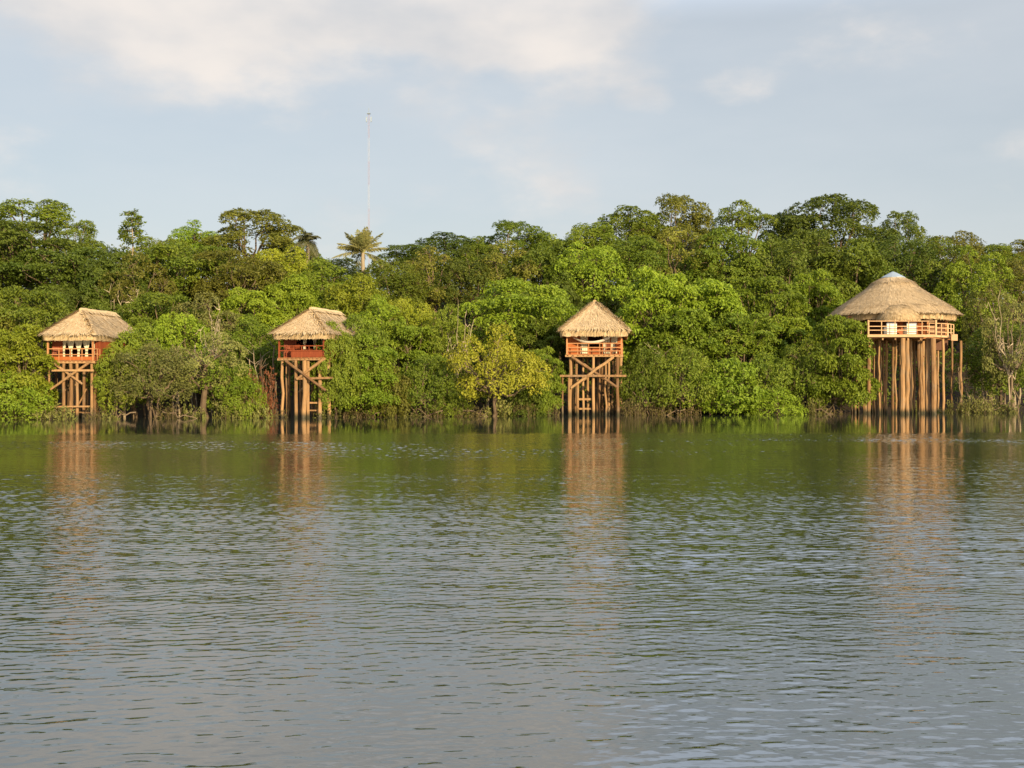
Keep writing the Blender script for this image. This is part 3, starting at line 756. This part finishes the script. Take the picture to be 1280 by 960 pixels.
def hut(label,loc,yaw,W,zd,roofp,posts,braces,beams,facade,wallmat,group,porch=1.2):
    root=empty('stilt_hut',loc,yaw); tag(root,label,'hut',group)
    hw=W/2; Ld=roofp['y1']-1.1; ztop=roofp['ze']+.15
    # deck of planks on joists
    B=Buf(); n=int(Ld/.16)
    for i in range(n): B.box((0,.08+i*.16,zd-.02),(W,.15,.04))
    dk=B.build('deck',PLANK,root,world=False)
    for y in (.12,porch,porch+2.2,Ld-.3):
        beam(dk,'joist',(-hw-.08,y,zd-.14),(hw+.08,y,zd-.14),.12,.18,LOG)
    B=Buf()
    for i in range(11): B.box((-hw+.2+(W-.4)*i/10,.02,zd-.075),(.09,.16,.06))
    B.build('joist_end',PLANK,dk,world=False)
    for x,y,zt,r in posts: log(root,'post',((x+rng.normal(0,.02),y,-2.2),(x,y,zt)),r)
    for a,b_,r in braces: log(root,'brace',(a,b_),r,LOG,7)
    for a,b_,w in beams: beam(root,'beam',a,b_,w,w*1.1)
    # room
    zc=ztop
    w=Buf(); th=.08
    w.box((-hw+th/2,(porch+Ld)/2,(zd+zc)/2),(th,Ld-porch,zc-zd)); w.box((hw-th/2,(porch+Ld)/2,(zd+zc)/2),(th,Ld-porch,zc-zd))
    w.box((0,Ld-th/2,(zd+zc)/2),(W-2*th-.01,th,zc-zd))
    for x0,x1,z0,z1 in facade['solid']: w.box(((x0+x1)/2,porch+.04,(z0+z1)/2),(x1-x0,.08,z1-z0))
    for i in range(int((Ld-porch)/.3)):      # boards of the side walls
        for s in (-1,1): w.box((s*(hw+.012),porch+.15+i*.3,(zd+zc)/2),(.025,.27,zc-zd))
    wl=w.build('wall',wallmat,root,world=False)
    for x in facade['cols']:
        B=Buf(); B.box((x,porch-.07,(zd+zc)/2),(.09,.1,zc-zd)); B.build('pillar',facade.get('colmat',wallmat),wl,world=False)
    for x in (-hw+.08,hw-.08):
        B=Buf(); B.box((x,.1,(zd+zc)/2),(.13,.13,zc-zd)); B.build('porch_post',RAIL if facade.get('rp') else wallmat,root,world=False)
    rf=rect_roof(roofp['hw'],roofp['y0'],roofp['y1'],roofp['yr0'],roofp['yr1'],roofp['ze'],roofp['zr'])
    ro=make_roof(root,rf,roofp.get('n',7000),skirt=roofp.get('skirt',.65))
    # bundled straw over the ridge and down the two front hips
    B=Buf(); a=np.array((0,roofp['yr0'],roofp['zr']+.04)); b_=np.array((0,roofp['yr1'],roofp['zr']+.04))
    B.tube(np.array([a+(b_-a)*t+np.array((0,0,rng.uniform(-.02,.05))) for t in np.linspace(0,1,9)]),.17,8)
    n=500; t=rng.uniform(0,1,n)[:,None]; s=np.where(rng.random(n)<.5,-1,1)[:,None]
    P=a+(b_-a)*t+np.array((0,0,.13)); slope=(roofp['zr']-roofp['ze'])/roofp['hw']
    D=unit(np.concatenate((s,rng.normal(0,.15,(n,1)),-s*s*slope),1)); Lq=rng.uniform(.3,.7,n)[:,None]; wd=np.array((0,1,0))*.035
    e=P+D*Lq+np.array((0,0,.03)); B.quads(np.stack((P-wd,e-wd,e+wd,P+wd),1),np.clip(rng.normal(.6,.2,n),0,1))
    B.build('ridge_cap',FRINGE,ro,world=False)
    for s in (-1,1):
        h0=np.array((s*.1,roofp['yr0']-.1,roofp['zr']-.03)); h1=rf.P(np.array([0.0 if s<0 else roofp['hw']*2/(4*roofp['hw']+2*(roofp['y1']-roofp['y0']))]),np.array([0.]))[0]
        B=Buf(); n=700; t=rng.uniform(0,1,n)[:,None]; P=h0+(h1-h0)*t+np.array((0,0,.10))
        dd=unit(h1-h0); D=unit(dd+rng.normal(0,.28,(n,3))); Lq=rng.uniform(.3,.6,n)[:,None]; wd=np.array((s*.7,.7,0))*.03; e=P+D*Lq
        B.quads(np.stack((P-wd,e-wd,e+wd,P+wd),1),np.clip(rng.normal(.75,.2,n),0,1)); B.build('hip_cap',FRINGE,ro,world=False)
    return root,wl,porch,zd,zc,hw

HG='thatched stilt huts along the river'
def L3(root,pxy,y): return local(root,pxy[0],pxy[1],y)

# ---- third hut (nearest the middle, seen from the front)
pr=empty('probe',(7.6,114.3,0),R(-5))     # temporary, only to turn photo points into hut coordinates
def P3(px,py,y=.15): return local(pr,px,py,y)
def mkposts(lst,zd):
    out=[]
    for px,y,pyt,r in lst:
        a=P3(px,500,y); zt=zd-.25 if pyt is None else P3(px,pyt,y)[2]
        out.append((a[0],y,zt,r))
    return out
def mkb(lst): return [(P3(a[0],a[1],y),P3(b_[0],b_[1],y),r) for a,b_,y,r in lst]
zd=5.65
posts=mkposts([(713,.35,None,.15),(720.5,2.2,None,.13),(741.7,.12,None,.14),(748,2.2,None,.2),(753,4.4,None,.12),(772,.15,None,.15),(776,2.3,None,.17),
               (729,3.2,None,.11),(761,2.8,None,.12),(766,4.6,None,.11),(734,5.2,None,.12),(757,.9,None,.10),(716,6.0,None,.14),(770,6.0,None,.14),(703,-.15,471,.09),(711,-.1,471,.10),(722,.4,470,.13)],zd)
braces=mkb([((714.6,446),(771,484),-.02,.13),((767,446),(713.5,485),-.18,.13),((720,448),(766,482),2.0,.12),((764,448),(718,484),2.4,.12)])
beams=mkb([((700,469.8),(783,469.8),-.32,.17),((722.5,499),(741,499),.3,.17),((722.5,511),(741,511),.3,.15),((745,494),(773,493),2.6,.1)])
fac=dict(solid=[(-2.55,-1.35,zd,8.1),(2.2,2.55,zd,8.1),(-1.35,2.2,zd,zd+.55),(-1.35,2.2,7.5,8.1)],cols=[-1.35,-.6,.75,1.5,2.2],rp=1)
h3,wl,pc,zd3,zc,hw=hut('stilt hut with symmetrical pointed thatched roof and crossed braces, third from the left',(7.6,114.3,0),R(-5),5.2,zd,
   dict(hw=3.2,y0=-.75,y1=10.2,yr0=2.4,yr1=7.6,ze=7.98,zr=10.65,skirt=.68),posts,braces,beams,fac,ORW,HG,1.3)
railing(h3,-2.55,2.55,.06,zd,1.02,5,RAIL,(1,.62,.3)); side_railing(h3,.2,1.2,2.56,zd,1.02,2,RAIL); side_railing(h3,.2,1.2,-2.56,zd,1.02,2,RAIL)
for x0,x1 in ((-1.3,-.62),(.8,1.46),(1.55,2.16)): drape(h3,x0,x1,pc-.12,zd+.1,7.6,wl,.5,.86)
B=Buf(); V=[]; n=26; m=6
a=np.array((-2.0,.45,zd+1.55)); b_=np.array((1.75,.5,zd+1.75))
for fy in (0,.012):
    for i in range(n+1):
        t=i/n; c=a+(b_-a)*t-np.array((0,0,.85*4*t*(1-t)*.8)); w=.42*math.sin(math.pi*t)**.6+.02
        for j in range(m+1):
            s=j/m*2-1; V.append(c+np.array((0,s*w*.75,(s*s)*w*.55+fy)))
st=(n+1)*(m+1); f=[]
for i in range(n):
    for j in range(m):
        q=i*(m+1)+j; f+= [(q,q+1,q+m+2,q+m+1),(st+q,st+q+m+1,st+q+m+2,st+q+1)]
B.add([put(h3,v) for v in V],f); tag(B.build('hammock',WHITE),'cream cloth hammock slung across the porch of the third hut','hammock')
chair(put(h3,(1.3,.85,zd)),R(-5),REDW,'red wooden armchair on the right of the third hut porch','red porch chairs')
chair(put(h3,(2.02,.75,zd)),R(-35),REDW,'red wooden armchair by the right rail post of the third hut','red porch chairs')

# ---- first hut
bpy.data.objects.remove(pr); 
pr=empty('probe',(-36.85,103.0,0),R(-8)); zd=4.86
posts=mkposts([(61,.5,None,.10),(79.7,.12,None,.14),(88.3,.2,None,.15),(96.3,.15,None,.13),(105,1.2,None,.13),(114.5,.3,None,.12),(70,4,None,.12),(92.5,1.6,None,.10),(109.5,2.2,None,.11),(84,2.6,None,.10),(119,1.2,None,.12),(122,4.2,None,.14),(100,5.5,None,.13),(132,6,None,.13)],zd)
braces=mkb([((66,453),(103,480),-.05,.10),((113,452),(63,487),-.16,.10),((82,488),(112,470),2.0,.09),((94,514),(108,486),1.0,.07)])
beams=mkb([((65,463),(117,463),-.2,.15),((50,508.5),(112,508),-.15,.12),((92,515),(112,516),.5,.09)])
fac=dict(solid=[(-2.05,-1.05,zd,7.4),(1.75,2.05,zd,7.4),(-1.05,1.75,7.05,7.4),(-1.05,1.75,zd,zd+.32)],cols=[],rp=1)
h1,wl,pc,_,zc,hw=hut('stilt hut with red walls and pointed white curtain arches, leftmost of the huts',(-36.85,103.0,0),R(-8),4.15,zd,
   dict(hw=2.36,y0=-.6,y1=9.3,yr0=1.9,yr1=8.3,ze=7.15,zr=9.15,skirt=.62),posts,braces,beams,fac,REDW,HG,.95)
railing(h1,-2.05,2.05,.06,zd,.98,4,RAIL,(1,.5)); side_railing(h1,.2,1.1,2.04,zd,.98,2,RAIL)
B=Buf(); B.box((0,.11,zd+.18),(3.85,.03,.3)); B.build('balustrade_board',ORW,h1,world=False)
for i in range(5):
    x0=-1.05+i*.7-.35; x1=x0+.7; sd=0
    if i==0: x0,sd=-1.05,-1
    if i==4: x1,sd=1.75,1
    drape(h1,x0,x1,pc-.12,zd+.32,6.66,wl,.62,.26 if 0<i<4 else .4,sd)
chair(put(h1,(-1.5,.5,zd)),R(20),REDW,'red wooden armchair on the left of the first hut balcony','red porch chairs')

# ---- second hut
bpy.data.objects.remove(pr)
pr=empty('probe',(-18.05,105.7,0),R(-15)); zd=5.16
posts=mkposts([(353,.4,None,.13),(369.7,.15,None,.15),(380.5,-.05,None,.19),(385,.35,None,.15),(399.7,.3,None,.17),(410.5,1.2,None,.17),(362,4,None,.12),(375.5,1.8,None,.11),(391,2.2,None,.12),(405,2.4,None,.11),(358.5,1.6,None,.09),(395,4.2,None,.14),(420,5.5,None,.13)],zd)
braces=mkb([((357,451),(407,488),-.28,.12),((404,449),(371,474),-.14,.12),((404,482),(386,493),1.4,.09),((374,490),(386,478),1.2,.08)])
beams=mkb([((370,473.5),(422,472),-.02,.16),((386,503.5),(408,503.5),.5,.13),((386,513),(402,513),.6,.11)])
fac=dict(solid=[(-2.1,-1.0,zd,7.5),(1.7,2.1,zd,7.5),(-1.0,1.7,7.15,7.5),(-1.0,1.7,zd,zd+.5)],cols=[-1.0,-.1,.8,1.7])
h2,wl,pc,_,zc,hw=hut('stilt hut with red railing half hidden by leaves, second from the left',(-18.05,105.7,0),R(-15),4.3,zd,
   dict(hw=2.6,y0=-.6,y1=9.5,yr0=2.0,yr1=8.6,ze=7.35,zr=9.4,skirt=.62),posts,braces,beams,fac,REDW,HG)
railing(h2,-2.1,2.1,.06,zd,1.0,6,REDW,(1,.6)); side_railing(h2,.2,1.1,2.12,zd,1.0,2,REDW)
B=Buf(); B.box((.5,.11,zd+.3),(2.9,.03,.52)); B.build('balustrade_board',REDW,h2,world=False)
for x0,x1 in ((-.35,.05),(.62,.98),(1.35,1.65)): drape(h2,x0,x1,pc-.12,zd+.5,7.2,wl,.6,.55)
chair(put(h2,(-1.55,.6,zd)),R(10),REDW,'red wooden armchair at the left end of the second hut balcony','red porch chairs')
chair(put(h2,(-.75,.55,zd)),R(-25),REDW,'red wooden armchair right of the other chair on the second hut balcony','red porch chairs')
t=empty('porch_table',put(h2,(.35,.6,zd)),R(-15))
B=Buf(); B.box((0,0,.72),(.8,.7,.04)); B.build('tabletop',REDW,t,world=False)
for sx in (-1,1):
    for sy in (-1,1):
        B=Buf(); B.box((sx*.34,sy*.28,.35),(.06,.06,.7)); B.build('leg',REDW,t,world=False)
tag(t,'red wooden table behind the railing of the second hut','table')
bpy.data.objects.remove(pr)

# ---- big round pavilion
px0=39.0; D0=126.5; zd=7.62
pv=empty('round_pavilion',(px0,D0,0),0); tag(pv,'large round stilt pavilion with wide thatched roof and grey metal cap at the right','pavilion')
prf=[(6.55,10.2),(5.7,10.85),(4.37,11.65),(2.86,12.6),(1.9,13.4),(1.17,13.78)]
rr=np.array([p[0] for p in prf])*.94; zz=np.array([p[1] for p in prf])
def octr(a,r):                       # rounded octagon
    k=np.cos(math.pi/8)/np.cos((a+math.pi/8)%(math.pi/4)-math.pi/8); return r*(.55+.45*k)*1.01
class PRoof:
    def P(s,u,t):
        u=np.atleast_1d(u)%1; t=np.atleast_1d(t)*1.0; a=u*2*np.pi+math.pi/8
        x=np.clip(t,-.2,1)*5; ss=np.arange(6.); r=np.interp(x,ss,rr)+np.where(x<0,-x*.85,0); z=np.interp(x,ss,zz)+np.where(x<0,x*.65,0)
        r=r*(octr(a,1.0)*np.clip(1-t,0,1)+np.clip(t,0,1)); return np.column_stack((r*np.cos(a),r*np.sin(a),z))
ro=make_roof(pv,PRoof(),26000,skirt=.9,inset=.15,nu=180,nt=22,fr=1.2,bl=(.5,1.0))
B=Buf(); n=16; V=[(0,0,14.42)]; 
for r,z in ((.35,14.28),(1.22,13.80),(1.22,13.72)):
    V+=[(r*math.cos(i*2*math.pi/n),r*math.sin(i*2*math.pi/n),z) for i in range(n)]
f=[(0,1+i,1+(i+1)%n) for i in range(n)]
for j in range(2): f+=[(1+j*n+i,1+(j+1)*n+i,1+(j+1)*n+(i+1)%n,1+j*n+(i+1)%n) for i in range(n)]
B.add(V,f); B.build('metal_cap',CAPM,ro,world=False)
# eyebrow dormer: quarter ellipsoid of thatch at the eave
dx=(1128-640)/F*120-px0; dc=np.array((dx,-5.0,9.2)); ra=np.array((2.1,2.25,1.5))
B=Buf(); nu,nv=28,10; V=[]
for j in range(nv+1):
    e=j/nv*math.pi/2
    for i in range(nu+1):
        a=math.pi+math.pi*i/nu; V.append(dc+ra*np.array((math.cos(a)*math.cos(e),math.sin(a)*math.cos(e),math.sin(e))))
f=[(j*(nu+1)+i,j*(nu+1)+i+1,(j+1)*(nu+1)+i+1,(j+1)*(nu+1)+i) for j in range(nv) for i in range(nu)]
B.add(V,f,rng.uniform(.3,.7,len(V)))
n=2600; a=rng.uniform(math.pi,2*math.pi,n); e=np.arcsin(rng.uniform(0,1,n))
U=np.stack((np.cos(a)*np.cos(e),np.sin(a)*np.cos(e),np.sin(e)),1); P=dc+ra*U
e2=e-.30; U2=np.stack((np.cos(a)*np.cos(e2),np.sin(a)*np.cos(e2),np.sin(e2)),1); Q=dc+ra*U2*rng.uniform(1.0,1.07,(n,1)); Q[:,2]=np.maximum(Q[:,2],8.95+rng.uniform(0,.3,n))
wd=np.stack((-np.sin(a),np.cos(a),0*a),1)*rng.uniform(.02,.05,(n,1))
B.quads(np.stack((P-wd,Q-wd*.5,Q+wd*.5,P+wd),1),np.clip(rng.normal(.6,.22,n),0,1))
B.build('dormer',FRINGE,ro,world=False)
# deck: octagonal, with a balcony towards the river
def ngon(r,z0,z1,n=8,ph=math.pi/8):
    V=[(r*math.cos(ph+i*2*math.pi/n),r*math.sin(ph+i*2*math.pi/n),z) for z in (z0,z1) for i in range(n)]
    return V,[tuple(range(n))[::-1],tuple(range(n,2*n))]+[(i,(i+1)%n,n+(i+1)%n,n+i) for i in range(n)]
B=Buf(); B.add(*ngon(5.75,zd-.28,zd)); dk=B.build('deck',PLANK,pv,world=False)
bx0=(1085.5-640)/F*118.6-px0; bx1=(1170-640)/F*118.6-px0; by=118.6-D0
B=Buf(); n=16
for i in range(n): B.box(((bx0+bx1)/2,by+.08+i*.17,zd+.02),(bx1-bx0,.16,.05))
B.build('balcony_floor',RAILP,pv,world=False)
beam(pv,'balcony_beam',(bx0-.1,by+.03,zd-.115),(bx1+.1,by+.03,zd-.115),.14,.2,RAILP)
for q in range(6):
    x=bx0+.2+(bx1-bx0-.4)*q/5; beam(dk,'joist',(x,by+.12,zd-.4),(x,4.4,zd-.4),.14,.2,LOG)
rl=railing(pv,bx0,bx1,by+.06,zd,1.32,5,RAILP,(1,.62,.34))
for x in (bx0,bx1):
    B=Buf(); B.box((x,by+.02,zd+.7),(.15,.15,1.45)); B.build('rail_post',RAILP,rl,world=False)
# set back railings on the two slanting sides
def slant(x0,y0,x1,y1,n):
    B=Buf()
    for q in (1.25,.8,.4): B.bar((x0,y0,zd+q),(x1,y1,zd+q),.06,.08)
    B.bar((x0,y0,zd-.02),(x1,y1,zd-.02),.09,.2)
    o=B.build('railing',RAILP,pv,world=False)
    for i in range(n+1):
        t=i/n; b2=Buf(); b2.box((x0+(x1-x0)*t,y0+(y1-y0)*t-.07,zd+.62),(.09,.09,1.3)); b2.build('rail_post',RAILP,o,world=False)
slant(bx1+.12,by+2.4,4.1,-4.1,3); slant(4.2,-4.0,5.35,-2.3,2); slant(bx0-.12,by+2.6,-4.3,-3.6,3); slant(-4.4,-3.5,-5.4,-2.2,2)
B=Buf(); B.box((4.75,-4.15,zd-.12),(.62,.3,.62)); B.build('deck_end_board',RAILP,pv,world=False)
# dark room in the middle and rear annex
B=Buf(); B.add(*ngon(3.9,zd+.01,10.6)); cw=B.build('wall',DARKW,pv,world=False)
for i in range(8):
    a=math.pi/8+i*math.pi/4; B=Buf(); B.box((5.1*math.cos(a),5.1*math.sin(a),(zd+10.3)/2),(.17,.17,10.3-zd)); B.build('porch_post',RAIL,pv,world=False)
B=Buf()
for i in range(6): B.box((-3.2+i*.22-2.2,-3.15,zd+1.3),(.03,.03,2.4))
for i in range(7): B.box((-4.85,-3.15,zd+.2+i*.36),(1.25,.05,.05))
B.build('lattice_screen',REDW,pv,world=False)
for x0 in (-1.2,.55):
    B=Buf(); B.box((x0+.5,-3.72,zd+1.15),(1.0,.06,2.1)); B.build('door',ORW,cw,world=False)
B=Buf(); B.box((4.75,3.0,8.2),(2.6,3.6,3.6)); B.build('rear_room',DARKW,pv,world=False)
# stilts
def pvpost(px,y,r,pyt=None,r2=None):
    x=(px-640)/F*(D0+y)-px0; z1=zd-.3
    B=Buf(); p=wander((x+rng.normal(0,.05),y,-2.2),(x,y,z1),rng,9,.005); B.tube(p,np.linspace(r*1.05,(r2 or r),9)*rng.uniform(.95,1.05,9),9); B.build('post',LOG,pv,world=False)
for px,y,r in ((1086.5,by+.25,.2),(1128.5,by+.2,.27),(1134,by+.75,.23),(1166,by+.2,.3),(1160,by+.75,.25),
   (1079,-4.5,.12),(1092,-4.8,.11),(1096,-3.5,.10),(1100.5,-4.9,.12),(1108,-4.6,.14),(1116,-4.9,.15),(1143,-4.3,.12),(1148.5,-4.8,.2),(1154,-4.5,.16),
   (1139,-1,.12),(1082,-5.2,.10),(1099,-5.6,.10),(1120,-5.0,.10),(1138.5,-5.4,.15),(1151.5,-5.5,.14),(1069,-3.0,.10),(1178.5,-4.2,.14),(1190,.5,.11),(1201,-.2,.15),(1104,-1.0,.11),(1124,1,.11),(1090,1,.11),(1172,1.5,.11),(1066,-1.5,.11),(1073,-3.6,.11)):
    pvpost(px,y,r*.9)
beam(pv,'beam',(.6,by+3.3,zd-2.0),(2.9,by+3.3,zd-2.0),.12,.12,LOG)
# covered seats and a chair on the balcony
def covered(loc,yaw,label):
    o=empty('covered_armchair',loc,yaw)
    def rb(name,c,s):
        B=Buf(); B.box(c,s); ob=B.build(name,WHITE,o,world=False); m=ob.modifiers.new('b','BEVEL'); m.width=.06; m.segments=2
    rb('seat',(0,0,.28),(.86,.8,.5)); rb('backrest',(0,-.36,.58),(.98,.2,1.1)); rb('armrest',(-.43,.08,.38),(.2,.75,.7)); rb('armrest',(.43,.08,.38),(.2,.75,.7))
    tag(o,label,'armchair','white covered armchairs on the pavilion balcony')
for px,lb in ((1113.5,'white covered armchair left of the middle of the pavilion balcony'),(1138.5,'white covered armchair right of the middle of the pavilion balcony')):
    covered(((px-640)/F*119.7,119.8,zd+.045),0,lb)
chair(((1152-640)/F*120.2,120.3,zd+.045),R(150),ORW,'orange wooden chair right of the white armchairs on the pavilion balcony')

# ---- roofs of the buildings hidden in the trees
def house(name,px,pyr,doff,w,dp,rmat,label,slope=.28):
    k=(px-640)/F; d=(113+doff)/(1-.26*k); X=k*d; g=float(ground(X,d)); zr=CAMH+(480-pyr)/F*d; ze=zr-slope*dp/2
    o=empty(name,(X,d,g)); tag(o,label,'building')
    B=Buf(); B.box((0,0,(ze-.05-g)/2-.3),(w-.8,dp-.8,ze-.05-g+.5)); wl=B.build('wall',DARKW,o,world=False)
    for s in (-1,1):
        B=Buf(); B.box((s*w*.22,-(dp-.8)/2-.02,(ze-g)*.55),(w*.2,.06,1.1)); B.build('window',RAIL,wl,world=False)
    B=Buf(); V=[(x,y,z+t) for t in (0,.08) for x in (-w/2,w/2) for y,z in ((-dp/2,ze-g),(0,zr-g),(dp/2,ze-g))]
    B.add(V,[(6,9,10,7),(7,10,11,8),(0,1,4,3),(1,2,5,4),(0,3,9,6),(2,8,11,5),(0,6,7,1),(1,7,8,2),(3,4,10,9),(4,5,11,10)])
    B.build('roof',rmat,o,world=False)
house('hidden_building',1050,370,30,6,5,GREENR,'building with green sheet roof showing behind the left eave of the pavilion')
house('hidden_building',769,381,30,4,5,BLUER,'building with dark blue grey roof behind the right slope of the third hut')

# ---- radio mast
Dm=225.; mx=(461-640)/F*Dm; g=float(ground(mx,Dm)); top=CAMH+(480-143)/F*Dm
ms=empty('radio_mast',(mx,Dm,g)); tag(ms,'slender red and white lattice radio mast rising above the straw palm','mast')
H=top-g; ns=9
for s in range(ns):
    B=Buf(); z0=H*s/ns; z1=H*(s+1)/ns; c=[(.16*math.cos(R(90+120*i)),.16*math.sin(R(90+120*i))) for i in range(3)]
    for x,y in c: B.tube([(x,y,z0),(x,y,z1)],.008,5)
    m=int((z1-z0)/.55)
    for q in range(m):
        za=z0+(z1-z0)*q/m; zb=z0+(z1-z0)*(q+1)/m
        for i in range(3):
            a=c[i]; b2=c[(i+1)%3]; B.tube([(a[0],a[1],za),(b2[0],b2[1],zb)],.006,4,False)
    B.build('lattice_section',MASTR if s%2==0 else MASTW,ms,world=False)
B=Buf(); B.tube([(0,0,H),(0,0,H+1.2)],.05,6); B.box((0,0,H+.15),(.6,.6,.12)); B.box((.42,0,H-.9),(.2,.25,.9)); B.box((-.42,.1,H-.9),(.2,.25,.9))
B.build('antenna',CAPM,ms,world=False)

VEIL=(6.75,6.95,7.15); CLOUD_S=(5.7,5.8,6.0); CLOUD_L=(8.3,7.6,7.0); HIGH=(9.6,11.0,13.4)
# ------------------------------------------------------------------ sky, sun, camera
SUN_EL,SUN_AZ=R(14.5),R(152)        # azimuth clockwise from +Y: behind the camera, to its right
w=bpy.data.worlds.new('World'); sc.world=w; w.use_nodes=True
n=NT(w); n.n.clear()
out=n.node('ShaderNodeOutputWorld'); bg=n.node('ShaderNodeBackground'); n.l.new(bg.outputs[0],out.inputs[0])
sk=n.node('ShaderNodeTexSky',sky_type='NISHITA'); sk.sun_disc=False; sk.sun_elevation=SUN_EL; sk.sun_rotation=SUN_AZ
sk.air_density=1.0; sk.dust_density=1.5; sk.ozone_density=1.5
SKYS=.0745
dirv=n.node('ShaderNodeTexCoord').outputs['Generated']
x,y,z=n.sep(dirv)
zz=n.math('MAXIMUM',z,0.0)
el=n.math('ARCSINE',zz)                          # radians above the horizon
azi=n.math('ARCTAN2',x,y)
# thin veil over the whole sky
v=n.comb(azi,n.math('MULTIPLY',el,3.2),0.0)
veil=n.noise(v,2.6,5,.55)
base=n.mix(n.math('ADD',n.math('SUBTRACT',.62,n.math('MULTIPLY',n.smooth(el,.26,.6),.34)),n.math('MULTIPLY',n.math('SUBTRACT',veil,.5),.5)),sk.outputs[0],lin(*VEIL))
hz_=n.noise(n.vmath('ADD',v,(3.1,1.7,0)),1.4,4,.55)
base=n.mix(n.math('MULTIPLY',n.smooth(el,.278,.36),n.math('ADD',.55,n.math('MULTIPLY',hz_,.7)),clamp=True),base,lin(*HIGH))
# heaped cream clouds, high on the left, with smaller puffs to the right of them
q=n.comb(n.math('MULTIPLY',azi,1.0),n.math('MULTIPLY',el,2.0),0.0)
c1=n.noise(q,4.5,7,.56)
band=n.math('MULTIPLY',n.smooth(el,.20,.33),n.smooth(azi,.17,-.06))
f=n.math('ADD',n.math('MULTIPLY_ADD',c1,1.35,-.17),n.math('MULTIPLY',band,.30))
f=n.math('ADD',f,n.math('MULTIPLY',n.smooth(el,.36,.75),.02))
def puff(px,py,rx,ry,s):
    a=math.atan((px-640)/F); e=math.atan((480-py)/F*math.cos(a))
    da=n.math('MULTIPLY',n.math('SUBTRACT',azi,a),F/rx); de=n.math('MULTIPLY',n.math('SUBTRACT',el,e),F/ry)
    r=n.math('ADD',n.math('MULTIPLY',da,da),n.math('MULTIPLY',de,de))
    return n.math('MULTIPLY',n.smooth(r,1.6,0.0),s)
f=n.math('SUBTRACT',f,n.math('MULTIPLY',n.smooth(azi,.10,.24),.07))
for a in ((738,75,100,65,.18),(640,20,150,60,.20),(915,108,62,24,.11),(810,128,40,20,.14),(330,70,300,70,.10)): f=n.math('ADD',f,puff(*a))
den=n.smooth(f,.47,.78)
lit=n.noise(n.vmath('ADD',q,(.02,-.05,0)),6.0,5,.5)
ccol=n.mix(n.smooth(lit,.3,.68),lin(*CLOUD_S),lin(*CLOUD_L))
colr=n.mix(n.math('MULTIPLY',den,.88),base,ccol)
n.l.new(colr,bg.inputs[0]); bg.inputs[1].default_value=SKYS

sun=bpy.data.lights.new('sun','SUN'); sun.energy=5.0; sun.angle=R(.5); sun.color=(1.0,.79,.48)
so=bpy.data.objects.new('sun',sun); col.objects.link(so)
sd=Vector((math.sin(SUN_AZ)*math.cos(SUN_EL),math.cos(SUN_AZ)*math.cos(SUN_EL),math.sin(SUN_EL)))
so.rotation_euler=sd.to_track_quat('Z','Y').to_euler()

cam=bpy.data.cameras.new('camera'); co=bpy.data.objects.new('camera',cam); col.objects.link(co)
co.location=(0,0,CAMH); co.rotation_euler=(R(90),0,0); cam.sensor_width=36; cam.lens=36*F/1280; cam.clip_end=5000; cam.clip_start=.1
sc.camera=co
sc.render.engine='CYCLES'
sc.view_settings.view_transform='Standard'; sc.view_settings.look='None'; sc.view_settings.exposure=.62; sc.view_settings.gamma=1
